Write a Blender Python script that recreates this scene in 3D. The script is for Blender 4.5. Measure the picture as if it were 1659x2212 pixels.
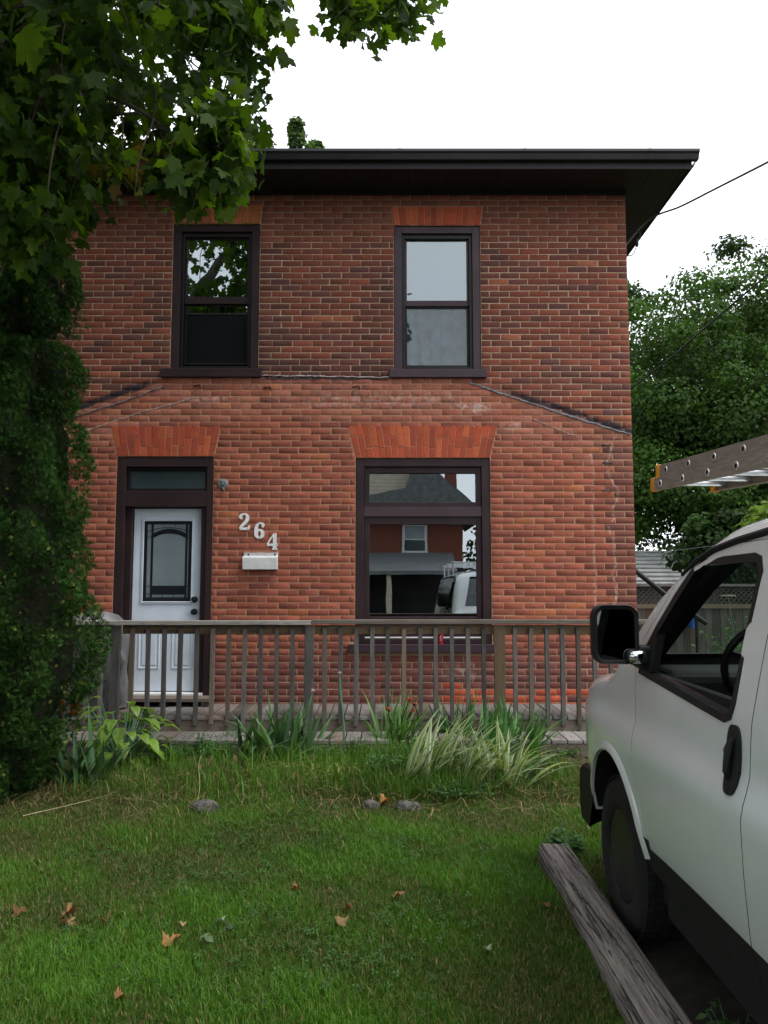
import bpy, bmesh, math, random
import numpy as np
from mathutils import Vector, Matrix

for o in list(bpy.data.objects):
    bpy.data.objects.remove(o)
SC = bpy.context.scene
COL = SC.collection
R = math.radians
random.seed(7)
rng = np.random.default_rng(11)

# ------------------------------------------------------------------ camera, sky, sun, exposure
F_PX, CXP, CYP, PITCH, ZC = 1725.0, 829.5, 1106.0, R(5.36), 1.65
cam_d = bpy.data.cameras.new('camera')
cam = bpy.data.objects.new('camera', cam_d)
COL.objects.link(cam)
cam.location = (0, 0, ZC)
cam.rotation_euler = (R(90) + PITCH, 0, 0)
cam_d.sensor_fit = 'VERTICAL'
cam_d.sensor_height = 24.0
cam_d.lens = F_PX / 2212.0 * 24.0
cam_d.clip_start = 0.05
cam_d.clip_end = 2000
SC.camera = cam

SUN_EL, SUN_AZ = R(60), R(112)     # azimuth from +Y (behind the house) towards +X
world = bpy.data.worlds.new('World')
SC.world = world
world.use_nodes = True
wn, wl = world.node_tree.nodes, world.node_tree.links
wn.clear()
w_out = wn.new('ShaderNodeOutputWorld')
w_bg = wn.new('ShaderNodeBackground')
w_sky = wn.new('ShaderNodeTexSky')
w_sky.sky_type = 'NISHITA'
w_sky.sun_disc = False
w_sky.sun_elevation = SUN_EL
w_sky.sun_rotation = SUN_AZ
w_sky.air_density = 1.0
w_sky.dust_density = 4.0
w_hsv = wn.new('ShaderNodeHueSaturation')
w_hsv.inputs['Saturation'].default_value = 0.35
w_tc = wn.new('ShaderNodeTexCoord')
w_map = wn.new('ShaderNodeMapping')
w_map.inputs['Scale'].default_value = (1.0, 1.0, 2.2)
w_noise = wn.new('ShaderNodeTexNoise')
w_noise.inputs['Scale'].default_value = 1.6
w_noise.inputs['Detail'].default_value = 5
w_ramp = wn.new('ShaderNodeValToRGB')
w_ramp.color_ramp.elements[0].position = 0.3
w_ramp.color_ramp.elements[0].color = (0.74, 0.78, 0.86, 1)
w_ramp.color_ramp.elements[1].position = 0.7
w_ramp.color_ramp.elements[1].color = (0.95, 0.98, 1.04, 1)
w_mul = wn.new('ShaderNodeVectorMath')
w_mul.operation = 'SCALE'
w_mul.inputs['Scale'].default_value = 9.5
w_mix = wn.new('ShaderNodeMix')
w_mix.data_type = 'RGBA'
w_mix.inputs['Factor'].default_value = 0.8
wl.new(w_sky.outputs[0], w_hsv.inputs['Color'])
wl.new(w_tc.outputs['Generated'], w_map.inputs[0])
wl.new(w_map.outputs[0], w_noise.inputs['Vector'])
wl.new(w_noise.outputs['Fac'], w_ramp.inputs[0])
wl.new(w_ramp.outputs[0], w_mul.inputs[0])
wl.new(w_hsv.outputs[0], w_mix.inputs['A'])
wl.new(w_mul.outputs[0], w_mix.inputs['B'])
wl.new(w_mix.outputs['Result'], w_bg.inputs['Color'])
w_bg.inputs['Strength'].default_value = 0.13
wl.new(w_bg.outputs[0], w_out.inputs[0])

sun_d = bpy.data.lights.new('sun', 'SUN')
sun_d.energy = 1.3
sun_d.angle = R(22)
sun_d.color = (1.0, 0.96, 0.9)
sun = bpy.data.objects.new('sun', sun_d)
COL.objects.link(sun)
sdir = Vector((math.sin(SUN_AZ) * math.cos(SUN_EL), math.cos(SUN_AZ) * math.cos(SUN_EL), math.sin(SUN_EL)))
sun.rotation_euler = sdir.to_track_quat('Z', 'Y').to_euler()
sun.location = sdir * 60

SC.view_settings.view_transform = 'Standard'
SC.view_settings.look = 'None'
SC.view_settings.gamma = 1.0
SC.view_settings.use_curve_mapping = False
SC.view_settings.exposure = 1.0
SC.render.engine = 'CYCLES'
SC.cycles.max_bounces = 7
SC.cycles.transparent_max_bounces = 10
SC.cycles.use_denoising = True
SC.cycles.sample_clamp_indirect = 6.0

# ------------------------------------------------------------------ helpers
_c, _s = math.cos(PITCH), math.sin(PITCH)

def at(u, v, Y):
    """point of the plane y = Y that the photo shows at pixel (u, v) of a 1659 x 2212 copy"""
    a, b = (u - CXP) / F_PX, (CYP - v) / F_PX
    dy, dz = _c - b * _s, _s + b * _c
    t = Y / dy
    return Vector((a * t, Y, ZC + dz * t))

def gnd(u, v, z=0.0):
    a, b = (u - CXP) / F_PX, (CYP - v) / F_PX
    dy, dz = _c - b * _s, _s + b * _c
    t = (z - ZC) / dz
    return Vector((a * t, dy * t, z))

def proj(p):
    x, y, z = p[0], p[1], p[2] - ZC
    d = y * _c + z * _s
    if d < 0.05:
        return None
    return CXP + F_PX * x / d, CYP - F_PX * (-y * _s + z * _c) / d, d

def tag(o, label=None, cat=None, group=None, kind=None):
    if label: o['label'] = label
    if cat: o['category'] = cat
    if group: o['group'] = group
    if kind: o['kind'] = kind
    return o

def empty(name, loc=(0, 0, 0), label=None, cat=None, group=None):
    o = bpy.data.objects.new(name, None)
    o.empty_display_size = 0.1
    o.location = loc
    COL.objects.link(o)
    return tag(o, label, cat, group)

def parent(o, p, world=True):
    """world: o is built in scene coordinates although its thing's Empty is elsewhere"""
    if p is None:
        return
    o.parent = p
    if world and p.type == 'EMPTY':
        o.matrix_parent_inverse = Matrix.Translation(-Vector(p.location))

def link_mesh(name, me, mat, par=None, world=True):
    o = bpy.data.objects.new(name, me)
    if mat is not None and not me.materials:
        me.materials.append(mat)
    COL.objects.link(o)
    parent(o, par, world)
    return o

def np_mesh(name, V, Fc, col=None, smooth=False):
    V = np.asarray(V, dtype=np.float32).reshape(-1, 3)
    Fc = np.asarray(Fc, dtype=np.int32)
    k = Fc.shape[1]
    me = bpy.data.meshes.new(name)
    me.vertices.add(len(V))
    me.vertices.foreach_set('co', V.ravel())
    me.loops.add(Fc.size)
    me.loops.foreach_set('vertex_index', Fc.ravel())
    me.polygons.add(len(Fc))
    me.polygons.foreach_set('loop_start', np.arange(0, Fc.size, k, dtype=np.int32))
    me.polygons.foreach_set('loop_total', np.full(len(Fc), k, dtype=np.int32))
    if smooth:
        me.polygons.foreach_set('use_smooth', np.ones(len(Fc), dtype=bool))
    me.update(calc_edges=True)
    if col is not None:
        a = me.color_attributes.new('col', 'FLOAT_COLOR', 'POINT')
        c = np.ones((len(V), 4), dtype=np.float32)
        c[:, :3] = col
        a.data.foreach_set('color', c.ravel())
    return me

def scatter(T, Fc, pos, rot, scl):
    """copies of template verts T at pos, turned by rot (k,3,3), scaled by scl (k,) or (k,3)"""
    k, n = len(pos), len(T)
    scl = np.asarray(scl)
    if scl.ndim == 1:
        scl = scl[:, None].repeat(3, 1)
    V = np.einsum('kij,knj->kni', rot, T[None] * scl[:, None, :]) + pos[:, None, :]
    Fo = (np.asarray(Fc)[None] + (np.arange(k) * n)[:, None, None]).reshape(-1, np.asarray(Fc).shape[1])
    return V.reshape(-1, 3), Fo

def frames(zax, yax):
    """rotation matrices with local z along zax and local y near yax"""
    z = zax / np.linalg.norm(zax, axis=1, keepdims=True)
    x = np.cross(yax, z)
    x /= np.linalg.norm(x, axis=1, keepdims=True) + 1e-9
    y = np.cross(z, x)
    return np.stack([x, y, z], axis=2)

class MB:
    def __init__(s):
        s.v, s.f = [], []
    def add(s, vs, fs):
        b = len(s.v)
        s.v += [tuple(p) for p in vs]
        s.f += [tuple(i + b for i in f) for f in fs]
        return s
    def box(s, x0, x1, y0, y1, z0, z1):
        return s.add([(x0, y0, z0), (x1, y0, z0), (x1, y1, z0), (x0, y1, z0), (x0, y0, z1), (x1, y0, z1), (x1, y1, z1), (x0, y1, z1)],
                     [(0, 3, 2, 1), (4, 5, 6, 7), (0, 1, 5, 4), (1, 2, 6, 5), (2, 3, 7, 6), (3, 0, 4, 7)])
    def prism(s, poly, y0, y1, axis='y'):
        """poly in (x,z) for axis y, in (y,z) for axis x, in (x,y) for axis z"""
        n = len(poly)
        def P(a, b, t):
            return {'y': (a, t, b), 'x': (t, a, b), 'z': (a, b, t)}[axis]
        vs = [P(a, b, y0) for a, b in poly] + [P(a, b, y1) for a, b in poly]
        fs = [tuple(range(n)), tuple(range(2 * n - 1, n - 1, -1))]
        fs += [(i, i + n, (i + 1) % n + n, (i + 1) % n) for i in range(n)]
        return s.add(vs, fs)
    def tube(s, pts, rad, n=8, cap=True):
        pts = [Vector(p) for p in pts]
        rs = rad if isinstance(rad, (list, tuple)) else [rad] * len(pts)
        b = len(s.v)
        up = Vector((0.13, 0.21, 0.97))
        for i, p in enumerate(pts):
            d = (pts[min(i + 1, len(pts) - 1)] - pts[max(i - 1, 0)])
            if d.length < 1e-9: d = Vector((0, 0, 1))
            d.normalize()
            a = d.cross(up)
            if a.length < 0.05: a = d.cross(Vector((1, 0, 0)))
            a.normalize()
            c = d.cross(a)
            for k in range(n):
                t = 2 * math.pi * k / n
                s.v.append(tuple(p + (a * math.cos(t) + c * math.sin(t)) * rs[i]))
        for i in range(len(pts) - 1):
            for k in range(n):
                s.f.append((b + i * n + k, b + i * n + (k + 1) % n, b + (i + 1) * n + (k + 1) % n, b + (i + 1) * n + k))
        if cap:
            s.f.append(tuple(b + k for k in range(n - 1, -1, -1)))
            s.f.append(tuple(b + (len(pts) - 1) * n + k for k in range(n)))
        return s
    def lathe(s, prof, cen, axis='z', n=20):
        """prof: (radius, height) pairs"""
        b = len(s.v)
        for r, h in prof:
            for k in range(n):
                t = 2 * math.pi * k / n
                a, c = r * math.cos(t), r * math.sin(t)
                p = {'z': (a, c, h), 'y': (a, h, c), 'x': (h, a, c)}[axis]
                s.v.append((cen[0] + p[0], cen[1] + p[1], cen[2] + p[2]))
        for i in range(len(prof) - 1):
            for k in range(n):
                s.f.append((b + i * n + k, b + i * n + (k + 1) % n, b + (i + 1) * n + (k + 1) % n, b + (i + 1) * n + k))
        s.f.append(tuple(b + k for k in range(n - 1, -1, -1)))
        s.f.append(tuple(b + (len(prof) - 1) * n + k for k in range(n)))
        return s
    def grid(s, P):
        h, w = len(P), len(P[0])
        b = len(s.v)
        for row in P:
            s.v += [tuple(p) for p in row]
        for i in range(h - 1):
            for j in range(w - 1):
                s.f.append((b + i * w + j, b + i * w + j + 1, b + (i + 1) * w + j + 1, b + (i + 1) * w + j))
        return s
    def mesh(s, name, smooth=False, bevel=0, segs=2, angle=40):
        me = bpy.data.meshes.new(name)
        me.from_pydata(s.v, [], s.f)
        bm = bmesh.new()
        bm.from_mesh(me)
        bmesh.ops.recalc_face_normals(bm, faces=bm.faces)
        if bevel:
            es = [e for e in bm.edges if len(e.link_faces) == 2 and e.calc_face_angle(0) > R(35)]
            bmesh.ops.bevel(bm, geom=es, offset=bevel, segments=segs, profile=0.5, affect='EDGES', clamp_overlap=True)
        bm.to_mesh(me)
        bm.free()
        if smooth:
            me.polygons.foreach_set('use_smooth', np.ones(len(me.polygons), dtype=bool))
            me.set_sharp_from_angle(angle=R(angle))
        return me
    def build(s, name, mat, par=None, world=True, smooth=False, bevel=0, segs=2, angle=40):
        return link_mesh(name, s.mesh(name, smooth, bevel, segs, angle), mat, par, world)

# ------------------------------------------------------------------ materials
class NT:
    def __init__(s, name):
        s.m = bpy.data.materials.new(name)
        s.m.use_nodes = True
        s.n, s.l = s.m.node_tree.nodes, s.m.node_tree.links
        s.n.clear()
        s.out = s.n.new('ShaderNodeOutputMaterial')
    def node(s, t, **kw):
        n = s.n.new(t)
        for k, v in kw.items():
            setattr(n, k, v)
        return n
    def link(s, a, b):
        s.l.new(a, b)
    def val(s, sock, v):
        if hasattr(v, 'is_output') or isinstance(v, bpy.types.NodeSocket):
            s.l.new(v, sock)
        else:
            sock.default_value = v
    def math(s, op, a, b=None, c=None, clamp=False):
        n = s.node('ShaderNodeMath', operation=op, use_clamp=clamp)
        s.val(n.inputs[0], a)
        if b is not None: s.val(n.inputs[1], b)
        if c is not None: s.val(n.inputs[2], c)
        return n.outputs[0]
    def mix(s, fac, a, b, blend='MIX'):
        n = s.node('ShaderNodeMix', data_type='RGBA', blend_type=blend)
        s.val(n.inputs['Factor'], fac)
        s.val(n.inputs['A'], a if not isinstance(a, tuple) else (*a[:3], 1))
        s.val(n.inputs['B'], b if not isinstance(b, tuple) else (*b[:3], 1))
        return n.outputs['Result']
    def coord(s, kind='Object', scale=(1, 1, 1)):
        t = s.node('ShaderNodeTexCoord')
        m = s.node('ShaderNodeMapping')
        m.inputs['Scale'].default_value = scale
        s.link(t.outputs[kind], m.inputs[0])
        return m.outputs[0]
    def pos(s):
        return s.node('ShaderNodeNewGeometry').outputs['Position']
    def xyz(s, vec):
        n = s.node('ShaderNodeSeparateXYZ')
        s.link(vec, n.inputs[0])
        return n.outputs
    def noise(s, vec, scale=5, detail=5, rough=0.55, dist=0):
        n = s.node('ShaderNodeTexNoise')
        s.link(vec, n.inputs['Vector'])
        n.inputs['Scale'].default_value = scale
        n.inputs['Detail'].default_value = detail
        n.inputs['Roughness'].default_value = rough
        n.inputs['Distortion'].default_value = dist
        return n.outputs['Fac']
    def ramp(s, fac, a, b, smooth=True):
        n = s.node('ShaderNodeMapRange', interpolation_type='SMOOTHSTEP' if smooth else 'LINEAR')
        s.link(fac, n.inputs['Value'])
        n.inputs['From Min'].default_value = a
        n.inputs['From Max'].default_value = b
        return n.outputs['Result']
    def bump(s, h, strength=0.3, dist=0.01):
        n = s.node('ShaderNodeBump')
        n.inputs['Strength'].default_value = strength
        n.inputs['Distance'].default_value = dist
        s.link(h, n.inputs['Height'])
        return n.outputs[0]
    def bsdf(s, color, rough=0.6, spec=0.3, metal=0, coat=0, normal=None, out=True, **kw):
        b = s.node('ShaderNodeBsdfPrincipled')
        s.val(b.inputs['Base Color'], color if not isinstance(color, tuple) else (*color[:3], 1))
        s.val(b.inputs['Roughness'], rough)
        b.inputs['Specular IOR Level'].default_value = spec
        b.inputs['Metallic'].default_value = metal
        b.inputs['Coat Weight'].default_value = coat
        b.inputs['Coat Roughness'].default_value = kw.get('coat_rough', 0.08)
        if normal is not None: s.link(normal, b.inputs['Normal'])
        if out: s.link(b.outputs[0], s.out.inputs[0])
        return b

def pmat(name, c1, c2=None, scale=6, rough=0.6, bump=0.0, bscale=None, spec=0.3, coat=0, metal=0, stretch=(1, 1, 1), coord='Object',
         detail=6, lo=0.35, hi=0.65, bdist=0.005, rvar=0.0):
    t = NT(name)
    co = t.coord(coord, stretch)
    n1 = t.noise(co, scale, detail)
    col = t.mix(t.ramp(n1, lo, hi), c1, c2 or tuple(x * 0.75 for x in c1))
    nrm = t.bump(t.noise(co, bscale or scale * 4, 6), bump, bdist) if bump else None
    rg = t.math('MULTIPLY_ADD', n1, rvar, rough - rvar * 0.5) if rvar else rough
    t.bsdf(col, rg, spec, metal, coat, nrm)
    return t.m

def leafmat(name, transl=0.35, rough=0.5, spec=0.3, hue=0.0, tint=(1.15, 1.25, 0.45)):
    """colour from the mesh attribute, a little variation for each object, light coming through the leaf"""
    t = NT(name)
    a = t.node('ShaderNodeAttribute', attribute_name='col')
    oi = t.node('ShaderNodeObjectInfo')
    v = t.math('MULTIPLY_ADD', oi.outputs['Random'], 0.5, 0.75)
    h = t.node('ShaderNodeHueSaturation')
    t.link(a.outputs['Color'], h.inputs['Color'])
    t.link(v, h.inputs['Value'])
    n = t.noise(t.coord('Object'), 30, 3)
    c = t.mix(t.math('MULTIPLY', n, 0.5), h.outputs['Color'], (0.02, 0.03, 0.012))
    b = t.bsdf(c, rough, spec, out=False)
    tr = t.node('ShaderNodeBsdfTranslucent')
    tc = t.mix(1.0, c, tint, 'MULTIPLY')
    t.link(tc, tr.inputs['Color'])
    m = t.node('ShaderNodeMixShader')
    m.inputs[0].default_value = transl
    t.link(b.outputs[0], m.inputs[1])
    t.link(tr.outputs[0], m.inputs[2])
    t.link(m.outputs[0], t.out.inputs[0])
    return t.m

def glassmat(name, refl=0.2, tint=(0.9, 0.95, 0.93), rough=0.0, wave=0.0):
    t = NT(name)
    ge = t.node('ShaderNodeNewGeometry')
    dp = t.node('ShaderNodeVectorMath', operation='DOT_PRODUCT')
    t.link(ge.outputs['Incoming'], dp.inputs[0])
    t.link(ge.outputs['Normal'], dp.inputs[1])
    one = t.math('SUBTRACT', 1.0, t.math('ABSOLUTE', dp.outputs['Value']))
    fac = t.math('MULTIPLY_ADD', t.math('POWER', one, 5.0), 1.0 - refl, refl, clamp=True)
    g = t.node('ShaderNodeBsdfGlossy')
    g.inputs['Roughness'].default_value = rough
    g.inputs['Color'].default_value = (0.92, 0.97, 1.0, 1)
    if wave:
        nb = t.bump(t.noise(t.coord('Object', (1, 1, 0.6)), 2.2, 2), wave, 0.02)
        t.link(nb, g.inputs['Normal'])
    tr = t.node('ShaderNodeBsdfTransparent')
    tr.inputs[0].default_value = (*tint, 1)
    m = t.node('ShaderNodeMixShader')
    t.link(fac, m.inputs[0])
    t.link(tr.outputs[0], m.inputs[1])
    t.link(g.outputs[0], m.inputs[2])
    t.link(m.outputs[0], t.out.inputs[0])
    return t.m

def woodmat(name, c1, c2, axis='x', rough=0.85, dark=(0.035, 0.03, 0.027), fr=14):
    """weathered timber with grain along the axis, checks and knots"""
    t = NT(name)
    st = {'x': (1.2, fr, fr), 'y': (fr, 1.2, fr), 'z': (fr, fr, 1.2)}[axis]
    oi = t.node('ShaderNodeObjectInfo')
    co = t.coord('Object', st)
    av = t.node('ShaderNodeVectorMath', operation='ADD')
    t.link(co, av.inputs[0])
    cb = t.node('ShaderNodeCombineXYZ')
    t.link(t.math('MULTIPLY', oi.outputs['Random'], 37.0), cb.inputs[0])
    t.link(t.math('MULTIPLY', oi.outputs['Random'], 91.0), cb.inputs[2])
    t.link(cb.outputs[0], av.inputs[1])
    n1 = t.noise(av.outputs[0], 2.2, 8, 0.65, 0.6)
    n2 = t.noise(t.coord('Object', (1, 1, 1)), 2.0, 4)
    n3 = t.noise(av.outputs[0], 7, 5, 0.7)
    c = t.mix(t.ramp(n1, 0.3, 0.7), c1, c2)
    c = t.mix(t.math('MULTIPLY', t.ramp(n2, 0.5, 0.75), 0.5), c, tuple(x * 0.5 for x in c2))
    c = t.mix(t.math('MULTIPLY', t.ramp(n3, 0.56, 0.66), 0.75), c, dark)
    if fr > 20:
        n4 = t.noise(t.coord('Object', (26, 0.5, 26)), 1.0, 4, 0.6, 0.3)
        ck = t.math('SUBTRACT', 1.0, t.ramp(t.math('ABSOLUTE', t.math('SUBTRACT', n4, 0.5)), 0.006, 0.035))
        c = t.mix(t.math('MULTIPLY', ck, 0.9), c, dark)
        n3 = t.math('SUBTRACT', n3, ck)
    c = t.mix(t.math('MULTIPLY', t.ramp(oi.outputs['Random'], 0.55, 0.9), 0.45), c, (0.15, 0.10, 0.06))
    rv = t.math('FRACT', t.math('MULTIPLY', oi.outputs['Random'], 7.31))
    v = t.math('MULTIPLY_ADD', rv, 0.75, 0.65)
    h = t.node('ShaderNodeHueSaturation')
    t.link(c, h.inputs['Color'])
    t.link(v, h.inputs['Value'])
    t.bsdf(h.outputs[0], rough, 0.2, normal=t.bump(n3, 0.5, 0.006))
    return t.m

M = {}
M['brown_trim'] = pmat('brown_trim', (0.032, 0.016, 0.018), (0.022, 0.0115, 0.013), 3, 0.5, 0.06, 60, spec=0.25, rvar=0.2)
M['plum_trim'] = pmat('plum_trim', (0.055, 0.032, 0.043), (0.042, 0.025, 0.033), 3, 0.48, 0.05, 60, spec=0.3, rvar=0.2)
M['sash_black'] = pmat('sash_black', (0.010, 0.008, 0.008), (0.006, 0.005, 0.005), 5, 0.45)
M['soffit'] = pmat('soffit', (0.012, 0.011, 0.013), (0.009, 0.0085, 0.010), 2, 0.55, 0.05, 40)
M['gutter'] = pmat('gutter', (0.018, 0.017, 0.020), (0.012, 0.011, 0.013), 1.5, 0.4, 0.03, 20, spec=0.5)
M['white_paint'] = pmat('white_paint', (0.66, 0.73, 0.81), (0.60, 0.67, 0.75), 4, 0.4, 0.05, 50)
M['white_metal'] = pmat('white_metal', (0.78, 0.78, 0.78), (0.66, 0.65, 0.63), 9, 0.4, 0.05, 40)
M['rust'] = pmat('rust', (0.25, 0.09, 0.03), (0.5, 0.42, 0.35), 40, 0.8, 0.3, 90)
M['frosted'] = pmat('frosted', (0.20, 0.24, 0.26), (0.15, 0.19, 0.21), 1.5, 0.28, 0.0, spec=0.6)
M['came'] = pmat('came', (0.012, 0.014, 0.018), None, 5, 0.35)
M['blind'] = pmat('blind', (0.36, 0.40, 0.42), (0.30, 0.34, 0.36), 2, 0.7)
M['interior'] = pmat('interior', (0.035, 0.033, 0.03), (0.02, 0.02, 0.02), 1, 0.8)
M['screen'] = pmat('screen', (0.006, 0.007, 0.008), (0.004, 0.005, 0.006), 2, 0.7, spec=0.1)
M['glass'] = glassmat('glass', 0.25, (0.6, 0.66, 0.65), wave=0.02)
M['glass_lite'] = glassmat('glass_lite', 0.045, (0.85, 0.9, 0.9), wave=0.02)
M['shingle'] = pmat('shingle', (0.05, 0.052, 0.055), (0.085, 0.088, 0.09), 30, 0.9, 0.6, 60)
M['deck'] = woodmat('deck', (0.20, 0.185, 0.175), (0.13, 0.118, 0.11), 'y')
M['rail_wood'] = woodmat('rail_wood', (0.27, 0.255, 0.235), (0.17, 0.158, 0.142), 'x')
M['baluster'] = woodmat('baluster', (0.125, 0.117, 0.108), (0.07, 0.065, 0.06), 'z')
M['post_tan'] = woodmat('post_tan', (0.20, 0.145, 0.09), (0.125, 0.09, 0.058), 'z')
M['rim_wood'] = woodmat('rim_wood', (0.16, 0.15, 0.14), (0.10, 0.092, 0.085), 'x')
M['timber'] = woodmat('timber', (0.20, 0.175, 0.155), (0.09, 0.078, 0.07), 'y', 0.95, (0.012, 0.010, 0.009), 30)
M['bark'] = pmat('bark', (0.10, 0.085, 0.07), (0.05, 0.042, 0.036), 14, 0.95, 0.9, 30, stretch=(1, 1, 0.3), bdist=0.02)
M['twig'] = pmat('twig', (0.07, 0.055, 0.04), (0.04, 0.032, 0.024), 10, 0.9)
# ------------------------------------------------------------------ ground, lawn, drive, street
def soil_mat(name, cols, scale=5, rough=0.95):
    t = NT(name)
    co = t.coord('Object')
    c = t.mix(t.ramp(t.noise(co, scale, 7), 0.35, 0.65), cols[0], cols[1])
    c = t.mix(t.ramp(t.noise(co, scale * 0.3, 4), 0.42, 0.62), c, cols[2])
    c = t.mix(t.math('MULTIPLY', t.ramp(t.noise(co, scale * 9, 3), 0.55, 0.7), 0.7), c, cols[3])
    t.bsdf(c, rough, 0.15, normal=t.bump(t.noise(co, scale * 8, 8, 0.7), 0.8, 0.02))
    return t.m

M['earth'] = soil_mat('earth', [(0.05, 0.06, 0.02), (0.07, 0.055, 0.03), (0.035, 0.05, 0.015), (0.10, 0.08, 0.045)], 2)
M['thatch'] = soil_mat('thatch', [(0.045, 0.06, 0.013), (0.075, 0.07, 0.028), (0.038, 0.055, 0.012), (0.11, 0.095, 0.045)], 6)
M['bed_soil'] = soil_mat('bed_soil', [(0.04, 0.045, 0.016), (0.065, 0.055, 0.028), (0.035, 0.035, 0.014), (0.12, 0.10, 0.05)], 10)
M['drive'] = soil_mat('drive', [(0.04, 0.036, 0.03), (0.06, 0.052, 0.042), (0.03, 0.03, 0.022), (0.085, 0.075, 0.06)], 14)
M['asphalt'] = soil_mat('asphalt', [(0.05, 0.05, 0.052), (0.06, 0.06, 0.06), (0.045, 0.045, 0.048), (0.075, 0.075, 0.075)], 20)
M['concrete'] = soil_mat('concrete', [(0.30, 0.29, 0.27), (0.26, 0.25, 0.235), (0.24, 0.235, 0.22), (0.36, 0.35, 0.33)], 8)

def bumpy(x, y):
    return 0.022 * math.sin(x * 1.7 + 0.6) * math.cos(y * 1.3) + 0.014 * math.sin(x * 4.1 + y * 2.7) + 0.008 * math.sin(9 * x - 6 * y)

def lawn_z(x, y):
    k = 0.05 * max(0.0, min(1.0, (y - 5.9) / 0.8))
    return bumpy(x, y) + k - 0.008

def sheet(name, x0, x1, y0, y1, step, fz, mat):
    nx, ny = max(2, int((x1 - x0) / step) + 1), max(2, int((y1 - y0) / step) + 1)
    P = [[(x0 + (x1 - x0) * j / (nx - 1), y0 + (y1 - y0) * i / (ny - 1), 0) for j in range(nx)] for i in range(ny)]
    P = [[(p[0], p[1], fz(p[0], p[1])) for p in row] for row in P]
    o = MB().grid(P).build(name, mat, smooth=True)
    return tag(o, kind='structure')

sheet('ground', -220, 220, -220, 220, 40, lambda x, y: -0.10, M['earth'])
tag(sheet('lawn', -9.0, 0.93, -1.0, 8.9, 0.14, lawn_z, M['thatch']))
sheet('lawn', 0.932, 3.2, 5.02, 8.9, 0.14, lawn_z, M['thatch'])
sheet('driveway', 0.94, 4.6, -1.0, 5.015, 0.2, lambda x, y: -0.035 + 0.012 * math.sin(3 * x + 2 * y), M['drive'])
sheet('garden_ground', 3.2, 30, 5.02, 40, 1.0, lambda x, y: -0.05 + 0.02 * math.sin(x + 0.7 * y), M['earth'])
sheet('sidewalk', -60, 60, -2.7, -1.2, 1.5, lambda x, y: -0.02, M['concrete'])
sheet('road', -80, 80, -11.0, -3.2, 2.0, lambda x, y: -0.09, M['asphalt'])
tag(MB().box(-80, 80, -3.2, -3.05, -0.1, 0.03).build('kerb', M['concrete'], bevel=0.015), kind='structure')
# mounded bed in front of the porch
def bed_z(x, y):
    e = min(1, (x + 3.3) / 0.5, (2.1 - x) / 0.5, (y - 6.05) / 0.45)
    e = max(0, e) ** 0.7
    return lawn_z(x, y) - 0.03 + 0.075 * e + 0.008 * math.sin(13 * x + 11 * y) * e
sheet('flower_bed', -3.3, 2.1, 6.05, 7.62, 0.07, bed_z, M['bed_soil'])

# ------------------------------------------------------------------ brick house
WY = 8.85                      # front plane of the brickwork
WX0, WX1, WZ0, WZ1 = -6.4, 2.785, 0.18, 6.205
HB = 0.0722                    # course
LB = 0.2262                    # brick + joint
JT = 0.0085
openings = {                   # x0, x1, z0, z1 of the brick openings
    'door': (-2.99, -1.905, 0.2, 3.105),
    'big': (-0.318, 1.187, 0.93, 3.088),
    'upl': (-2.425, -1.425, 4.015, 5.815),
    'upr': (0.112, 1.105, 4.005, 5.795),
}
sills = {'big': (-0.385, 1.205, 0.935, 1.02), 'upl': (-2.52, -1.38, 4.005, 4.105), 'upr': (0.062, 1.162, 4.0, 4.095)}
arches = {                     # bottom x0,x1,z  top x0,x1,z  voussoirs, rows
    'door': (-2.99, -1.905, 3.105, -3.068, -1.838, 3.45, 16, 2),
    'big': (-0.318, 1.187, 3.088, -0.402, 1.274, 3.455, 22, 2),
    'upl': (-2.425, -1.425, 5.815, -2.462, -1.405, 6.045, 14, 1),
    'upr': (0.112, 1.105, 5.795, 0.09, 1.14, 6.022, 14, 1),
}

def brick_nodes(t, src):
    """weathered brick: src is the brick's own colour; mottling, soot, old tar line and salt marks lie over it"""
    p = t.pos()
    x, y, z = t.xyz(p)
    n = t.noise(p, 38, 6, 0.65)
    n2 = t.noise(p, 9, 5, 0.6)
    c = t.mix(t.math('MULTIPLY', t.ramp(n, 0.46, 0.66), 0.5), src, (0.11, 0.045, 0.036))
    c = t.mix(t.math('MULTIPLY', t.ramp(n2, 0.55, 0.76), 0.4), c, (0.075, 0.034, 0.032))
    n3 = t.noise(p, 120, 3, 0.6)
    c = t.mix(t.math('MULTIPLY', t.ramp(n3, 0.56, 0.7), 0.35), c, (0.42, 0.24, 0.17))
    return c, p, x, z, n, n2

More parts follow.
